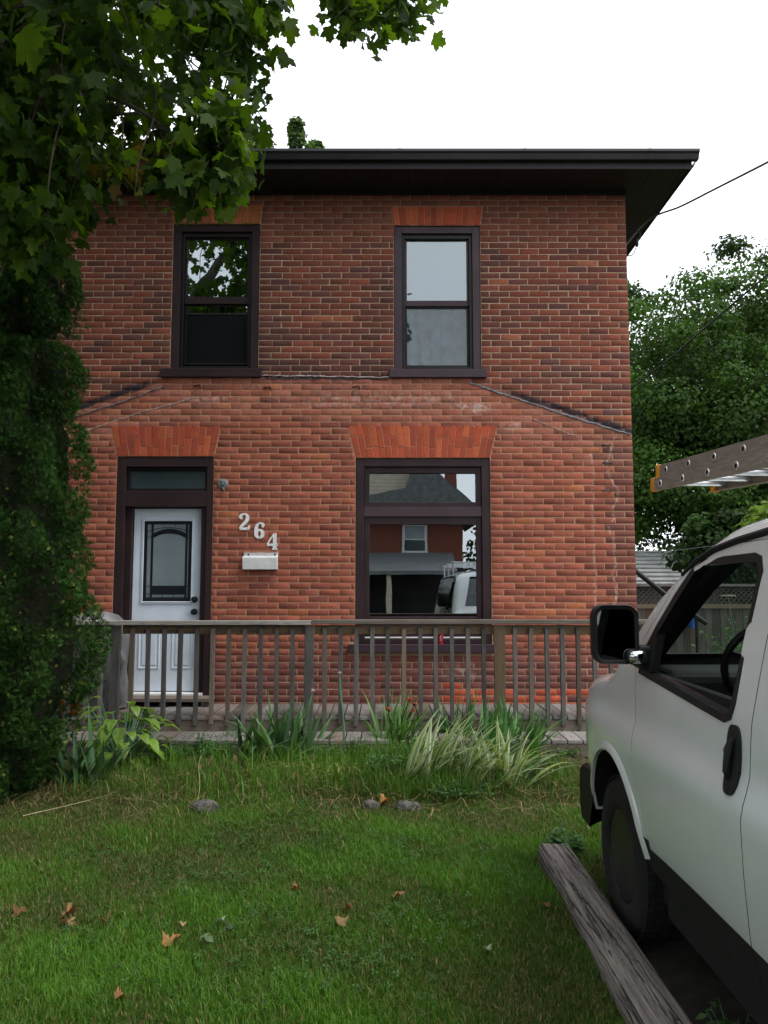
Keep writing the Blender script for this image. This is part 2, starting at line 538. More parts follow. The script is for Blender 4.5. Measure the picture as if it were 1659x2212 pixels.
def stain_nodes(t, c, p, x, z):
    wob = t.math('MULTIPLY_ADD', t.noise(p, 7, 5), 0.10, -0.05)
    # tar smear above the old porch-roof lines
    lr = t.math('MULTIPLY_ADD', x, -0.330, 4.285)
    dr = t.math('ADD', t.math('SUBTRACT', z, lr), wob)
    m1 = t.math('MULTIPLY', t.ramp(dr, -0.03, 0.0), t.math('SUBTRACT', 1.0, t.ramp(dr, 0.03, 0.085)))
    m1 = t.math('MULTIPLY', m1, t.ramp(x, 1.15, 1.6))
    ll = t.math('MULTIPLY_ADD', x, 0.345, 4.83)
    dl = t.math('ADD', t.math('SUBTRACT', z, ll), wob)
    m2 = t.math('MULTIPLY', t.ramp(dl, -0.03, 0.0), t.math('SUBTRACT', 1.0, t.ramp(dl, 0.04, 0.1)))
    m2 = t.math('MULTIPLY', m2, t.math('SUBTRACT', 1.0, t.ramp(x, -2.75, -2.5)))
    dh = t.math('ABSOLUTE', t.math('ADD', t.math('SUBTRACT', z, 4.0), t.math('MULTIPLY', wob, 0.6)))
    m3 = t.math('MULTIPLY', t.math('SUBTRACT', 1.0, t.ramp(dh, 0.012, 0.035)), t.math('MULTIPLY', t.ramp(x, -1.4, -1.35), t.math('SUBTRACT', 1.0, t.ramp(x, 0.02, 0.07))))
    tar = t.math('MAXIMUM', t.math('MAXIMUM', m1, m2), m3)
    tar = t.math('MULTIPLY', tar, t.ramp(t.noise(p, 22, 5, 0.7), 0.3, 0.46))
    c = t.mix(t.math('MULTIPLY', tar, 0.9), c, (0.012, 0.014, 0.022))
    # salt runs near the corner, two wandering vertical lines
    for x0, w, amp, z0, z1, k in ((2.55, 0.014, 0.12, 1.2, 3.25, 0.5), (2.33, 0.014, 0.04, 1.2, 3.1, 0.25)):
        wn = t.node('ShaderNodeTexNoise')
        wn.noise_dimensions = '1D'
        wn.inputs['W'].default_value = 0
        t.link(t.math('ADD', z, x0), wn.inputs['W'])
        wn.inputs['Scale'].default_value = 2.6
        wn.inputs['Detail'].default_value = 6
        dx = t.math('ABSOLUTE', t.math('SUBTRACT', t.math('SUBTRACT', x, x0), t.math('MULTIPLY_ADD', wn.outputs['Fac'], amp * 2, -amp)))
        m = t.math('SUBTRACT', 1.0, t.ramp(dx, w * 0.3, w * 1.8))
        m = t.math('MULTIPLY', m, t.math('MULTIPLY', t.ramp(z, z0 - 0.1, z0), t.math('SUBTRACT', 1.0, t.ramp(z, z1, z1 + 0.12))))
        m = t.math('MULTIPLY', m, t.ramp(t.noise(p, 20, 6, 0.75), 0.44, 0.6))
        c = t.mix(t.math('MULTIPLY', m, k), c, (0.62, 0.52, 0.45))
    # pale blooms under the right-hand upper window and along the scraped band
    for cx, cz, rx, rz, k in ((1.0, 3.66, 0.28, 0.09, 0.85), (1.45, 3.45, 0.2, 0.06, 0.5), (-0.1, 3.75, 1.6, 0.14, 0.34), (-1.9, 3.76, 0.5, 0.05, 0.4), (0.85, 0.72, 0.3, 0.16, 0.4)):
        ex = t.math('DIVIDE', t.math('SUBTRACT', x, cx), rx)
        ez = t.math('DIVIDE', t.math('SUBTRACT', z, cz), rz)
        rr = t.math('SQRT', t.math('ADD', t.math('MULTIPLY', ex, ex), t.math('MULTIPLY', ez, ez)))
        m = t.math('MULTIPLY', t.math('SUBTRACT', 1.0, t.ramp(rr, 0.3, 1.0)), t.ramp(t.noise(p, 14, 6, 0.7), 0.46, 0.6))
        c = t.mix(t.math('MULTIPLY', m, k), c, (0.52, 0.40, 0.35))
    # scattered paint specks
    sp = t.ramp(t.noise(p, 33, 1, 0.4), 0.80, 0.83)
    return t.mix(t.math('MULTIPLY', sp, 0.8), c, (0.6, 0.55, 0.5))

def brick_mat(name, from_object):
    t = NT(name)
    if from_object:
        src = t.node('ShaderNodeObjectInfo').outputs['Color']
    else:
        src = t.node('ShaderNodeAttribute', attribute_name='col').outputs['Color']
    c, p, x, z, n, n2 = brick_nodes(t, src)
    c = stain_nodes(t, c, p, x, z)
    t.bsdf(c, 0.85, 0.2, normal=t.bump(t.math('ADD', n, t.noise(p, 90, 4)), 0.55, 0.004))
    return t.m

M['brick_obj'] = brick_mat('brick_single', True)
M['brick'] = brick_mat('brick_field', False)
t = NT('mortar')
p = t.pos()
x, y, z = t.xyz(p)
c = t.mix(t.ramp(t.noise(p, 30, 6, 0.7), 0.35, 0.65), (0.48, 0.35, 0.235), (0.34, 0.24, 0.155))
roof = t.math('MINIMUM', t.math('MINIMUM', t.math('MULTIPLY_ADD', x, -0.330, 4.285), t.math('MULTIPLY_ADD', x, 0.345, 4.83)), 4.0)
below = t.math('SUBTRACT', 1.0, t.ramp(t.math('SUBTRACT', z, roof), -0.06, 0.04))
low = t.math('MULTIPLY', below, t.ramp(z, 0.75, 1.15))
c = t.mix(t.math('MULTIPLY', low, 0.75), c, (0.42, 0.225, 0.13))
eave_shade = t.ramp(z, 5.5, 5.8)
c = t.mix(t.math('MULTIPLY', eave_shade, 0.7), c, (0.24, 0.15, 0.11))  # shade under the eave painted into the mortar
c = t.mix(t.math('MULTIPLY', t.ramp(t.noise(p, 1.3, 4), 0.52, 0.72), 0.4), c, (0.18, 0.13, 0.10))
c = stain_nodes(t, c, p, x, z)
t.bsdf(c, 0.95, 0.1, normal=t.bump(t.noise(p, 150, 4), 0.6, 0.003))
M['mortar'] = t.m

def old_roof(x):
    return min(4.0, 4.285 - 0.33 * x, 4.83 + 0.345 * x)

def lerp3(a, b, k):
    return tuple(a[i] + (b[i] - a[i]) * k for i in range(3))

def brick_colour(x, z):
    r = random.random()
    roofz = old_roof(x)
    if z > roofz:                                   # above the old porch roof: sooty
        base = lerp3((0.225, 0.060, 0.034), (0.175, 0.050, 0.033), random.random())
        if r < 0.34: base = lerp3(base, (0.085, 0.038, 0.037), random.uniform(0.2, 0.9))
        elif r > 0.965: base = (0.31, 0.10, 0.05)
        if z > 5.55: base = lerp3(base, (0.19, 0.065, 0.042), 0.6)  # eave shade put into the top courses as an even brown
        if 4.0 < z < 4.25 and -1.4 < x < 0.1: base = lerp3(base, (0.04, 0.024, 0.026), 0.55)
        # soot drawn in around the windows
        d = min(abs(x + 1.42), abs(x - 0.11), abs(x - 1.1), abs(x + 2.43))
        if 4.0 < z < 5.6 and d < 0.3 and random.random() < 0.5: base = lerp3(base, (0.05, 0.028, 0.028), 0.5)
    else:
        base = lerp3((0.325, 0.092, 0.052), (0.275, 0.079, 0.049), random.random())
        if r < 0.22: base = lerp3((0.21, 0.060, 0.043), (0.265, 0.073, 0.047), random.random())
        elif r > 0.975: base = (0.38, 0.12, 0.05)
        if z > roofz - 0.5: base = lerp3(base, (0.40, 0.17, 0.12), random.uniform(0.1, 0.5))
        if z < 1.05:                                # damp purple courses near the deck
            k = min(1, (1.05 - z) / 0.3)
            base = lerp3(base, (0.15, 0.058, 0.055), k * random.uniform(0.55, 1.0))
        if z < 0.62 and x > 0.7 and random.random() < 0.65: base = (0.46, 0.085, 0.04)
        if x > 2.55 and z < 3.2: base = lerp3(base, (0.11, 0.045, 0.04), 0.65)
        if x > 2.35 and 3.0 < z: base = lerp3(base, (0.12, 0.055, 0.045), 0.4)
    k = random.uniform(0.88, 1.12)
    return tuple(c * k for c in base)

def arch_edge(a, z):
    b0, b1, zb, t0, t1, zt = a[:6]
    k = (z - zb) / (zt - zb)
    return b0 + (t0 - b0) * k, b1 + (t1 - b1) * k

def blocked(z0, z1):
    zm = (z0 + z1) / 2
    out = []
    for k, (a, b, c, d) in openings.items():
        if c < zm < d: out.append((a, b))
    for k, (a, b, c, d) in sills.items():
        if c - 0.005 < zm < d: out.append((a, b))
    for k, a in arches.items():
        if a[2] < zm < a[5]:
            e = arch_edge(a, zm)
            out.append((e[0] - 0.006, e[1] + 0.006))
    out.sort()
    res = []
    for a, b in out:
        if res and a <= res[-1][1] + 0.02: res[-1] = (res[-1][0], max(b, res[-1][1]))
        else: res.append((a, b))
    return res

house = empty('brick_house', (-1.8, WY, 0.2), 'two storey red brick house with dark eaves and brown framed windows', 'house')

# mortar bed: a wall with the openings left out
xs = sorted({WX0, WX1} | {v for o in openings.values() for v in o[:2]})
zs = sorted({WZ0, WZ1} | {v for o in openings.values() for v in o[2:]})
mb = MB()
MYF, MYB = WY + 0.0026, WY + 0.33
def is_open(xa, za):
    return any(a < xa < b and c < za < d for a, b, c, d in openings.values())
for i in range(len(xs) - 1):
    for j in range(len(zs) - 1):
        if not is_open((xs[i] + xs[i + 1]) / 2, (zs[j] + zs[j + 1]) / 2):
            mb.box(xs[i], xs[i + 1], MYF, MYB, zs[j], zs[j + 1])
wall = mb.build('front_wall', M['mortar'], house)

def brick_template(seed):
    """one stretcher, front at y=0, slightly worn corners; unit = real size of a full brick"""
    rr = random.Random(seed)
    w, h, d = (LB - JT) / 2, (HB - JT) / 2, 0.03
    bev = 0.0028
    out = [(-w, -h), (w, -h), (w, h), (-w, h)]
    V = []
    for (a, b) in out: V.append((a + rr.uniform(-.0015, .0015), d, b))
    for (a, b) in out: V.append((a + rr.uniform(-.002, .002), bev, b + rr.uniform(-.002, .002)))
    for (a, b) in out:
        V.append((a - math.copysign(bev * rr.uniform(0.7, 2.2), a), rr.uniform(-0.0015, 0.001), b - math.copysign(bev * rr.uniform(0.7, 1.6), b)))
    Fq = [(8, 9, 10, 11)]
    for i in range(4):
        j = (i + 1) % 4
        Fq += [(i, j, j + 4, i + 4), (i + 4, j + 4, j + 8, i + 8)]
    return np.array(V, dtype=np.float32), np.array(Fq)

TEMPL = [brick_template(s) for s in range(10)]
bricks = []                     # (xc, zc, half length scale, colour, y, template)
nc = int((WZ1 - WZ0) / HB)
for i in range(nc):
    z0 = WZ0 + i * HB
    zc = z0 + HB / 2
    spans, a = [], WX0
    for b0, b1 in blocked(z0, z0 + HB):
        if b0 > a: spans.append((a, b0))
        a = b1
    spans.append((a, WX1))
    off = (0.5 * LB if i % 2 else 0) + random.uniform(-0.012, 0.012)
    k0 = int((WX0 - WX1) / LB) - 2
    for (a, b) in spans:
        cur = []
        # brick edges counted from the right-hand corner leftwards
        n = 0
        e = [WX1 + JT / 2 - off]
        while e[-1] > WX0 - LB: e.append(e[-1] - LB * random.uniform(0.99, 1.01))
        e = [WX1 + JT / 2] + e if off > 0.03 else e
        edges = sorted([v for v in e if a + 0.045 < v < b - 0.045] + [a - JT / 2 if a == WX0 else a, b + JT / 2 if b == WX1 else b])
        for q in range(len(edges) - 1):
            x0, x1 = edges[q], edges[q + 1]
            if x1 - x0 < 0.03: continue
            xc = (x0 + x1) / 2
            jx, jz = random.uniform(-0.002, 0.002), random.uniform(-0.002, 0.002)
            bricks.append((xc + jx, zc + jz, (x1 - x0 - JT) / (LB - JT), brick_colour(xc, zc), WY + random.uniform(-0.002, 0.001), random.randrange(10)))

full = [i for i, b in enumerate(bricks) if abs(b[2] - 1) < 0.03 and 1.05 < b[1] < 4.2 and b[0] > -1.9]
full.sort(key=lambda i: (bricks[i][0] - 0.2) ** 2 + (bricks[i][1] - 1.95) ** 2 * 0.9)
single = set(full[:300])
tmesh = []
for V, Fq in TEMPL:
    me = np_mesh('brick', V, Fq)
    me.materials.append(M['brick_obj'])
    tmesh.append(me)
VV, FF, CC, nb = [], [], [], 0
for i, (xc, zc, sx, colr, yy, tk) in enumerate(bricks):
    if i in single:
        o = bpy.data.objects.new('brick', tmesh[tk])
        o.location = (xc, yy, zc)
        o.scale = (sx, 1, 1)
        o.color = (*colr, 1)
        COL.objects.link(o)
        o.parent = wall
    else:
        V, Fq = TEMPL[tk]
        VV.append(V * np.array([sx, 1, 1]) + np.array([xc, yy, zc]))
        FF.append(Fq + nb)
        CC.append(np.tile(colr, (len(V), 1)))
        nb += len(V)
rest = link_mesh('brickwork', np_mesh('brickwork', np.concatenate(VV), np.concatenate(FF), np.concatenate(CC)), M['brick'], wall)
tag(rest, kind='stuff')

# flat arches: each voussoir brick is its own piece
for key, a in arches.items():
    b0, b1, zb, t0, t1, zt, n, rows = a
    up = key.startswith('up')
    arch = MB().prism([(b0, zb + 0.002), (b1, zb + 0.002), (t1, zt), (t0, zt)], WY + 0.0005, WY + 0.1).build(
        'arch', M['mortar'], house)
    for i in range(n):
        def edge(k, f):
            return b0 + (b1 - b0) * k / n + ((t0 + (t1 - t0) * k / n) - (b0 + (b1 - b0) * k / n)) * f
        cuts = [0, 1] if rows == 1 else [0, random.choice([0.36, 0.62]) + random.uniform(-.03, .03) if i % 2 else random.choice([0.3, 0.66]), 1]
        for q in range(len(cuts) - 1):
            fa, fb = cuts[q], cuts[q + 1]
            camber = 0.012 * math.sin(math.pi * (i + 0.5) / n)
            g = 0.0035
            P = [(edge(i, fa) + g, zb + (zt - zb) * fa + g), (edge(i + 1, fa) - g, zb + (zt - zb) * fa + g),
                 (edge(i + 1, fb) - g, zb + (zt - zb) * fb - g), (edge(i, fb) + g, zb + (zt - zb) * fb - g)]
            yf = WY - 0.004 + random.uniform(-0.004, 0.002)
            o = MB().prism([(px + random.uniform(-.0015, .0015), pz) for px, pz in P], yf, WY + 0.05).build('arch_brick', M['brick_obj'], arch, bevel=0.003, segs=1)
            cc = random.choice([(0.46, 0.078, 0.034), (0.42, 0.074, 0.032), (0.48, 0.105, 0.04), (0.34, 0.062, 0.032)])
            if up and key == 'upl': cc = random.choice([(0.40, 0.12, 0.04), (0.34, 0.10, 0.036), (0.44, 0.14, 0.046)])
            if key == 'door': cc = tuple(v * 0.95 for v in cc)
            k = random.uniform(0.85, 1.12)
            o.color = (cc[0] * k, cc[1] * k, cc[2] * k, 1)

# old flashing strips along the ghost of the vanished porch roof
M['flash'] = pmat('flash', (0.17, 0.18, 0.19), (0.07, 0.075, 0.085), 25, 0.6, 0.5, 60)
M['chalk'] = pmat('chalk', (0.50, 0.46, 0.43), (0.25, 0.18, 0.16), 30, 0.9)
def strip(name, pts, w, mat, th=0.012):
    mbs = MB()
    P = [(at(u, v, WY)) for u, v in pts]
    Q = []
    for i in range(len(P) - 1):
        for k in range(14):
            p = P[i].lerp(P[i + 1], k / 14)
            Q.append(p + Vector((0, 0, random.uniform(-0.006, 0.006))))
    Q.append(P[-1])
    rows = []
    for q in Q:
        ww = w * random.uniform(0.6, 1.2)
        rows.append([(q.x, WY + 0.004, q.z - ww), (q.x, WY - th, q.z - ww * 0.6), (q.x, WY - th * 0.7, q.z + ww * 0.6), (q.x, WY + 0.004, q.z + ww)])
    return mbs.grid(rows).build(name, mat, house)
strip('flashing_strip', [(1012, 826), (1120, 862), (1240, 902), (1362, 938)], 0.016, M['flash'])
strip('flashing_strip', [(150, 904), (250, 872), (352, 836)], 0.010, M['flash'])
strip('flashing_strip', [(565, 811), (700, 813), (842, 815)], 0.009, M['chalk'], 0.008)
strip('scraped_line', [(188, 930), (290, 895), (428, 857)], 0.006, M['chalk'], 0.006)
strip('scraped_line', [(1150, 905), (1250, 945)], 0.004, M['chalk'], 0.005)
# iron hooks and leftovers on the wall
for (u, v) in ((1312, 1000), (1312, 1060), (1310, 962)):
    q = at(u, v, WY - 0.01)
    MB().tube([q + Vector((-0.05, 0.01, 0)), q + Vector((-0.03, -0.02, 0.004)), q + Vector((0.02, -0.02, -0.004)), q + Vector((0.05, 0.01, 0.008))], 0.007, 6).build('wall_hook', M['came'], house, smooth=True)
for (u, v) in ((577, 838), (769, 836), (425, 834)):
    q = at(u, v, WY - 0.01)
    MB().tube([q + Vector((-0.04, 0.015, 0.005)), q + Vector((-0.01, -0.015, -0.004)), q + Vector((0.03, -0.012, 0.012)), q + Vector((0.045, 0.015, -0.02))], 0.008, 6).build('wall_hook', M['came'], house, smooth=True)

# other walls, floors: closed house
HYB = 17.0
M['side_brick'] = NT('side_brick').m
t = NT('side_brick_texture')
bt = t.node('ShaderNodeTexBrick')
bt.inputs['Color1'].default_value = (0.17, 0.055, 0.04, 1)
bt.inputs['Color2'].default_value = (0.12, 0.045, 0.036, 1)
bt.inputs['Mortar'].default_value = (0.35, 0.27, 0.2, 1)
bt.inputs['Scale'].default_value = 1.0
bt.inputs['Brick Width'].default_value = LB
bt.inputs['Row Height'].default_value = HB
bt.inputs['Mortar Size'].default_value = 0.006
mp = t.node('ShaderNodeMapping')
mp.inputs['Rotation'].default_value = (R(90), 0, R(90))
tcn = t.node('ShaderNodeTexCoord')
cx = t.node('ShaderNodeCombineXYZ')
sx = t.xyz(tcn.outputs['Object'])
t.link(sx[1], cx.inputs[0]); t.link(sx[2], cx.inputs[1])
t.link(cx.outputs[0], bt.inputs['Vector'])
t.bsdf(t.mix(t.math('MULTIPLY', t.noise(t.pos(), 3, 6), 0.5), bt.outputs[0], (0.06, 0.035, 0.03)), 0.9, 0.15)
M['side_brick'] = t.m
MB().box(WX1 - 0.30, WX1 - 0.004, MYB + 0.002, HYB, 0.0, WZ1).build('side_wall', M['side_brick'], house)
MB().box(WX0 + 0.01, WX1 - 0.31, HYB - 0.3, HYB - 0.002, 0, WZ1).build('back_wall', M['interior'], house)
MB().box(WX0 + 0.01, WX0 + 0.3, MYB + 0.002, HYB - 0.31, 0, WZ1).build('party_wall', M['interior'], house)
MB().box(WX0 + 0.31, WX1 - 0.31, MYB + 0.003, HYB - 0.31, 3.38, 3.6).build('upper_floor', M['interior'], house)
MB().box(WX0 + 0.31, WX1 - 0.31, MYB + 0.003, HYB - 0.31, 0.2, 0.45).build('lower_floor', M['interior'], house)
MB().box(WX0 + 0.31, WX1 - 0.31, 11.6, 11.7, 0.46, 6.1).build('inner_wall', M['interior'], house)

# roof: low hip with deep boxed eaves
EY, EX, EZ = 8.32, 3.33, 6.207           # fascia planes and soffit height
roof = MB()
zt = 6.36
rx0, rx1, ry0, ry1 = WX0 - 1, EX + 0.06, EY - 0.03, HYB + 0.6
rid = 2.0
ca, cb = (rx0, (ry0 + ry1) / 2, zt + rid), (rx1 - 4.5, (ry0 + ry1) / 2, zt + rid)
roof.add([(rx0, ry0, zt), (rx1, ry0, zt), (rx1, ry1, zt), (rx0, ry1, zt), ca, cb], [(0, 1, 5, 4), (1, 2, 5), (2, 3, 4, 5), (0, 4, 3), (0, 3, 2, 1)])
roof_o = roof.build('roof', M['shingle'], house)
sf = MB().box(WX0 - 1, EX, EY + 0.002, WY + 0.31, EZ - 0.02, EZ)
sf.box(WX1 - 0.3, EX, WY + 0.312, HYB + 0.5, EZ - 0.02, EZ)
soff = sf.build('soffit', M['soffit'], roof_o)
for k in range(30):                       # soffit panel joints
    xx = WX0 + 0.1 + k * 0.33
    if xx < EX: MB().box(xx, xx + 0.008, EY + 0.01, WY + 0.0, EZ - 0.026, EZ - 0.0205).build('soffit_joint', M['gutter'], roof_o)
fb = MB().box(WX0 - 1, EX + 0.02, EY - 0.022, EY, EZ - 0.03, zt - 0.002)
fb.box(EX + 0.001, EX + 0.022, EY + 0.001, HYB + 0.5, EZ - 0.03, zt - 0.002)
fb.build('fascia', M['soffit'], roof_o)
MB().box(WX0 - 1, WX1 + 0.01, WY - 0.022, WY - 0.006, EZ - 0.052, EZ - 0.021).build('frieze_trim', M['soffit'], roof_o)
prof = [(0, 0.0), (-0.055, 0.0), (-0.062, 0.018), (-0.075, 0.055), (-0.098, 0.072), (-0.098, 0.10), (-0.092, 0.10), (-0.09, 0.078), (-0.068, 0.06), (-0.05, 0.008), (0, 0.008)]
gy = EY - 0.023
gm = MB()
gm.prism([(gy + a, zt - 0.105 + b) for a, b in prof], WX0 - 1, EX + 0.075, 'x')
gm.build('gutter', M['gutter'], roof_o)
gm = MB().prism([(EX + 0.024 - a, zt - 0.105 + b) for a, b in prof], EY + 0.05, HYB + 0.4, 'y')
gm.build('gutter', M['gutter'], roof_o)
for k in range(4):                        # slip joints of the gutter and its hidden hangers
    gx_ = -1.2 + k * 1.35
    MB().prism([(gy - 0.0015 + a * 1.02, zt - 0.106 + b * 1.01) for a, b in prof[:7]], gx_, gx_ + 0.035, 'x').build('gutter_joint', M['gutter'], roof_o)
# ------------------------------------------------------------------ windows and door (parts of the house)
def ring(mbx, x0, x1, z0, z1, w, y0, y1, wt=None, wb=None):
    wt = w if wt is None else wt
    wb = w if wb is None else wb
    mbx.box(x0, x0 + w, y0, y1, z0, z1)
    mbx.box(x1 - w, x1, y0, y1, z0, z1)
    mbx.box(x0 + w, x1 - w, y0 + 0.0005, y1, z1 - wt, z1)
    mbx.box(x0 + w, x1 - w, y0 + 0.0005, y1, z0, z0 + wb)
    return mbx

def Z(v, Y=WY): return at(829, v, Y).z
def X(u, v, Y=WY): return at(u, v, Y).x

M['glass_up'] = glassmat('glass_up', 0.26, (0.45, 0.54, 0.53), wave=0.05)
M['blind_dark'] = pmat('blind_dark', (0.10, 0.13, 0.12), (0.07, 0.09, 0.085), 2, 0.6)
M['curtain'] = pmat('curtain', (0.075, 0.088, 0.092), (0.03, 0.038, 0.042), 7, 0.8, lo=0.3, hi=0.7)

M['glass_pale'] = glassmat('glass_pale', 0.17, (0.5, 0.58, 0.58), wave=0.03)
def double_hung(key, trim, u_top, u_bot, v):
    """u_top/u_bot: glass left and right edges; v: glass top, rail top, rail bottom, glass bottom"""
    x0, x1, z0, z1 = openings[key]
    sx0, sx1, sz0, sz1 = sills[key]
    win = ring(MB(), x0 + 0.004, x1 - 0.004, sz1 + 0.001, z1 - 0.012, 0.088, WY + 0.012, WY + 0.12, 0.075, 0.01).build('window', trim, house, bevel=0.004)
    MB().box(sx0, sx1, WY - 0.045, WY + 0.10, sz0, sz1).build('sill', trim, win, bevel=0.006)
    a, b = x0 + 0.0935, x1 - 0.0935
    ring(MB(), a, b, sz1 + 0.012, z1 - 0.089, 0.034, WY + 0.045, WY + 0.15, 0.05, 0.035).build('sash_track', M['sash_black'], win, bevel=0.003)
    yg = WY + 0.1
    zt, zr1, zr0, zb = (at(829, q, yg).z for q in v)
    ga, gb = a + 0.036, b - 0.036
    ring(MB(), ga, gb, zr0, zt + 0.02, 0.022, WY + 0.075, WY + 0.105, 0.02, zr1 - zr0).build('upper_sash', trim, win, bevel=0.002)
    ring(MB(), ga, gb, zb - 0.022, zr0 - 0.001, 0.024, WY + 0.1, WY + 0.13, 0.02, 0.022).build('lower_sash', M['sash_black'], win, bevel=0.002)
    MB().box(ga + 0.021, gb - 0.021, WY + 0.088, WY + 0.092, zr1 - 0.004, zt + 0.002).build('pane', M['glass_up' if key == 'upl' else 'glass_pale'], win)
    return win, ga, gb, zt, zr1, zr0, zb

win, ga, gb, zt_, zr1, zr0, zb = double_hung('upl', M['brown_trim'], 0, 0, (520, 643, 658, 784))
MB().box(ga + 0.023, gb - 0.023, WY + 0.113, WY + 0.116, zb - 0.002, zr0 - 0.018).build('insect_screen', M['screen'], win)
MB().box(ga + 0.024, gb - 0.024, WY + 0.105, WY + 0.112, zr0 - 0.115, zr0 - 0.10).build('screen_rail', M['gutter'], win)
MB().box(ga + 0.024, gb - 0.024, WY + 0.107, WY + 0.109, zr0 - 0.099, zr0 - 0.022).build('pane', M['glass_up'], win)
sl = MB()
for k in range(26):
    zz = zr1 - 0.02 + k * 0.027
    if zz < zt_ + 0.02: sl.add([(ga, WY + 0.17, zz), (gb, WY + 0.17, zz), (gb, WY + 0.185, zz + 0.024), (ga, WY + 0.185, zz + 0.024)], [(0, 1, 2, 3)])
tag(sl.build('slat_blind', M['blind_dark'], win), kind='stuff')
win, ga, gb, zt_, zr1, zr0, zb = double_hung('upr', M['plum_trim'], 0, 0, (520, 651, 663, 789))
MB().box(ga - 0.02, gb + 0.02, WY + 0.16, WY + 0.165, zr0, zt_ + 0.05).build('roller_blind', M['blind'], win)
cw = MB()
rows = []
for i in range(9):
    rows.append([(ga - 0.02 + (gb - ga + 0.04) * j / 40, WY + 0.17 + 0.018 * math.sin(j * 0.9 + 0.3 * i), zb - 0.05 + (zr0 - zb + 0.05) * i / 8) for j in range(41)])
cw.grid(rows).build('curtain', M['curtain'], win, smooth=True)
MB().box(ga + 0.023, gb - 0.023, WY + 0.112, WY + 0.115, zb - 0.002, zr0 - 0.018).build('pane', M['glass_lite'], win)

# ground floor picture window with a transom light
x0, x1, z0, z1 = openings['big']
win = ring(MB(), x0 + 0.004, x1 - 0.004, Z(1391), z1 - 0.006, 0.092, WY + 0.012, WY + 0.14, 0.088, 0.05).build('window', M['brown_trim'], house, bevel=0.004)
tag(win, 'tall brown picture window with transom')
MB().box(x0 + 0.097, x1 - 0.097, WY + 0.02, WY + 0.14, Z(1115.5), Z(1094)).build('mullion', M['plum_trim'], win, bevel=0.003)
a, b = x0 + 0.0975, x1 - 0.0975
ring(MB(), a, b, Z(1094) + 0.001, z1 - 0.095, 0.058, WY + 0.045, WY + 0.12, 0.07, 0.052).build('transom_sash', M['brown_trim'], win, bevel=0.004)
MB().box(a + 0.0565, b - 0.0565, WY + 0.085, WY + 0.089, Z(1094) + 0.05, z1 - 0.162).build('pane', M['glass'], win)
ring(MB(), a, b, Z(1391) + 0.052, Z(1115.5) - 0.001, 0.058, WY + 0.045, WY + 0.12, 0.085, 0.24).build('lower_sash', M['brown_trim'], win, bevel=0.004)
MB().box(a + 0.0565, b - 0.0565, WY + 0.085, WY + 0.089, Z(1391) + 0.287, Z(1115.5) - 0.083).build('pane', M['glass'], win)
MB().box(a + 0.01, b - 0.01, WY + 0.035, WY + 0.044, Z(1379), Z(1376)).build('drip_bead', M['white_metal'], win)
sx0, sx1, sz0, sz1 = sills['big']
MB().box(sx0, sx1, WY - 0.05, WY + 0.12, sz0, Z(1391) - 0.002).build('sill', M['plum_trim'], win, bevel=0.006)

# entrance: brown frame, transom light, white steel door
x0, x1, z0, z1 = openings['door']
DY = WY + 0.13
ztr1, ztr0, zh = Z(1012), Z(1056), Z(1094)
fr = MB()
fr.box(x0 + 0.003, x0 + 0.10, WY + 0.006, WY + 0.2, 0.3, z1 - 0.004)
fr.box(x1 - 0.075, x1 - 0.003, WY + 0.006, WY + 0.2, 0.3, z1 - 0.004)
fr.box(x0 + 0.1, x1 - 0.075, WY + 0.007, WY + 0.2, ztr1 + 0.02, z1 - 0.004)
fr.box(x0 + 0.1, x1 - 0.075, WY + 0.010, WY + 0.2, zh, ztr0 - 0.02)
dfr = fr.build('door_frame', M['brown_trim'], house, bevel=0.005)
ring(MB(), x0 + 0.101, x1 - 0.076, ztr0 - 0.019, ztr1 + 0.019, 0.03, WY + 0.05, WY + 0.15).build('transom_bead', M['sash_black'], dfr, bevel=0.003)
M['transom_glass'] = pmat('transom_glass', (0.035, 0.055, 0.062), (0.06, 0.085, 0.09), 1.4, 0.15, spec=0.6)
MB().box(x0 + 0.130, x1 - 0.105, WY + 0.1, WY + 0.11, ztr0 + 0.010, ztr1 - 0.010).build('transom_pane', M['transom_glass'], dfr)
dx0, dx1 = at(290, 1100, DY).x + 0.005, at(437, 1100, DY).x + 0.005
dz0, dz1 = at(300, 1493, DY).z, at(300, 1099, DY).z
jm = MB().box(x0 + 0.101, dx0 - 0.006, WY + 0.075, WY + 0.2, 0.35, zh - 0.001)
jm.box(dx1 + 0.006, x1 - 0.076, WY + 0.045, WY + 0.2, 0.35, zh - 0.001)
jm.box(dx0 - 0.006, dx1 + 0.006, WY + 0.10, WY + 0.2, dz1 + 0.005, zh - 0.001)
jm.build('door_jamb', M['brown_trim'], dfr, bevel=0.004)
MB().box(x0 + 0.1, x1 - 0.076, WY - 0.01, WY + 0.2, dz0 - 0.035, dz0 - 0.007).build('threshold', M['white_metal'], dfr, bevel=0.004)

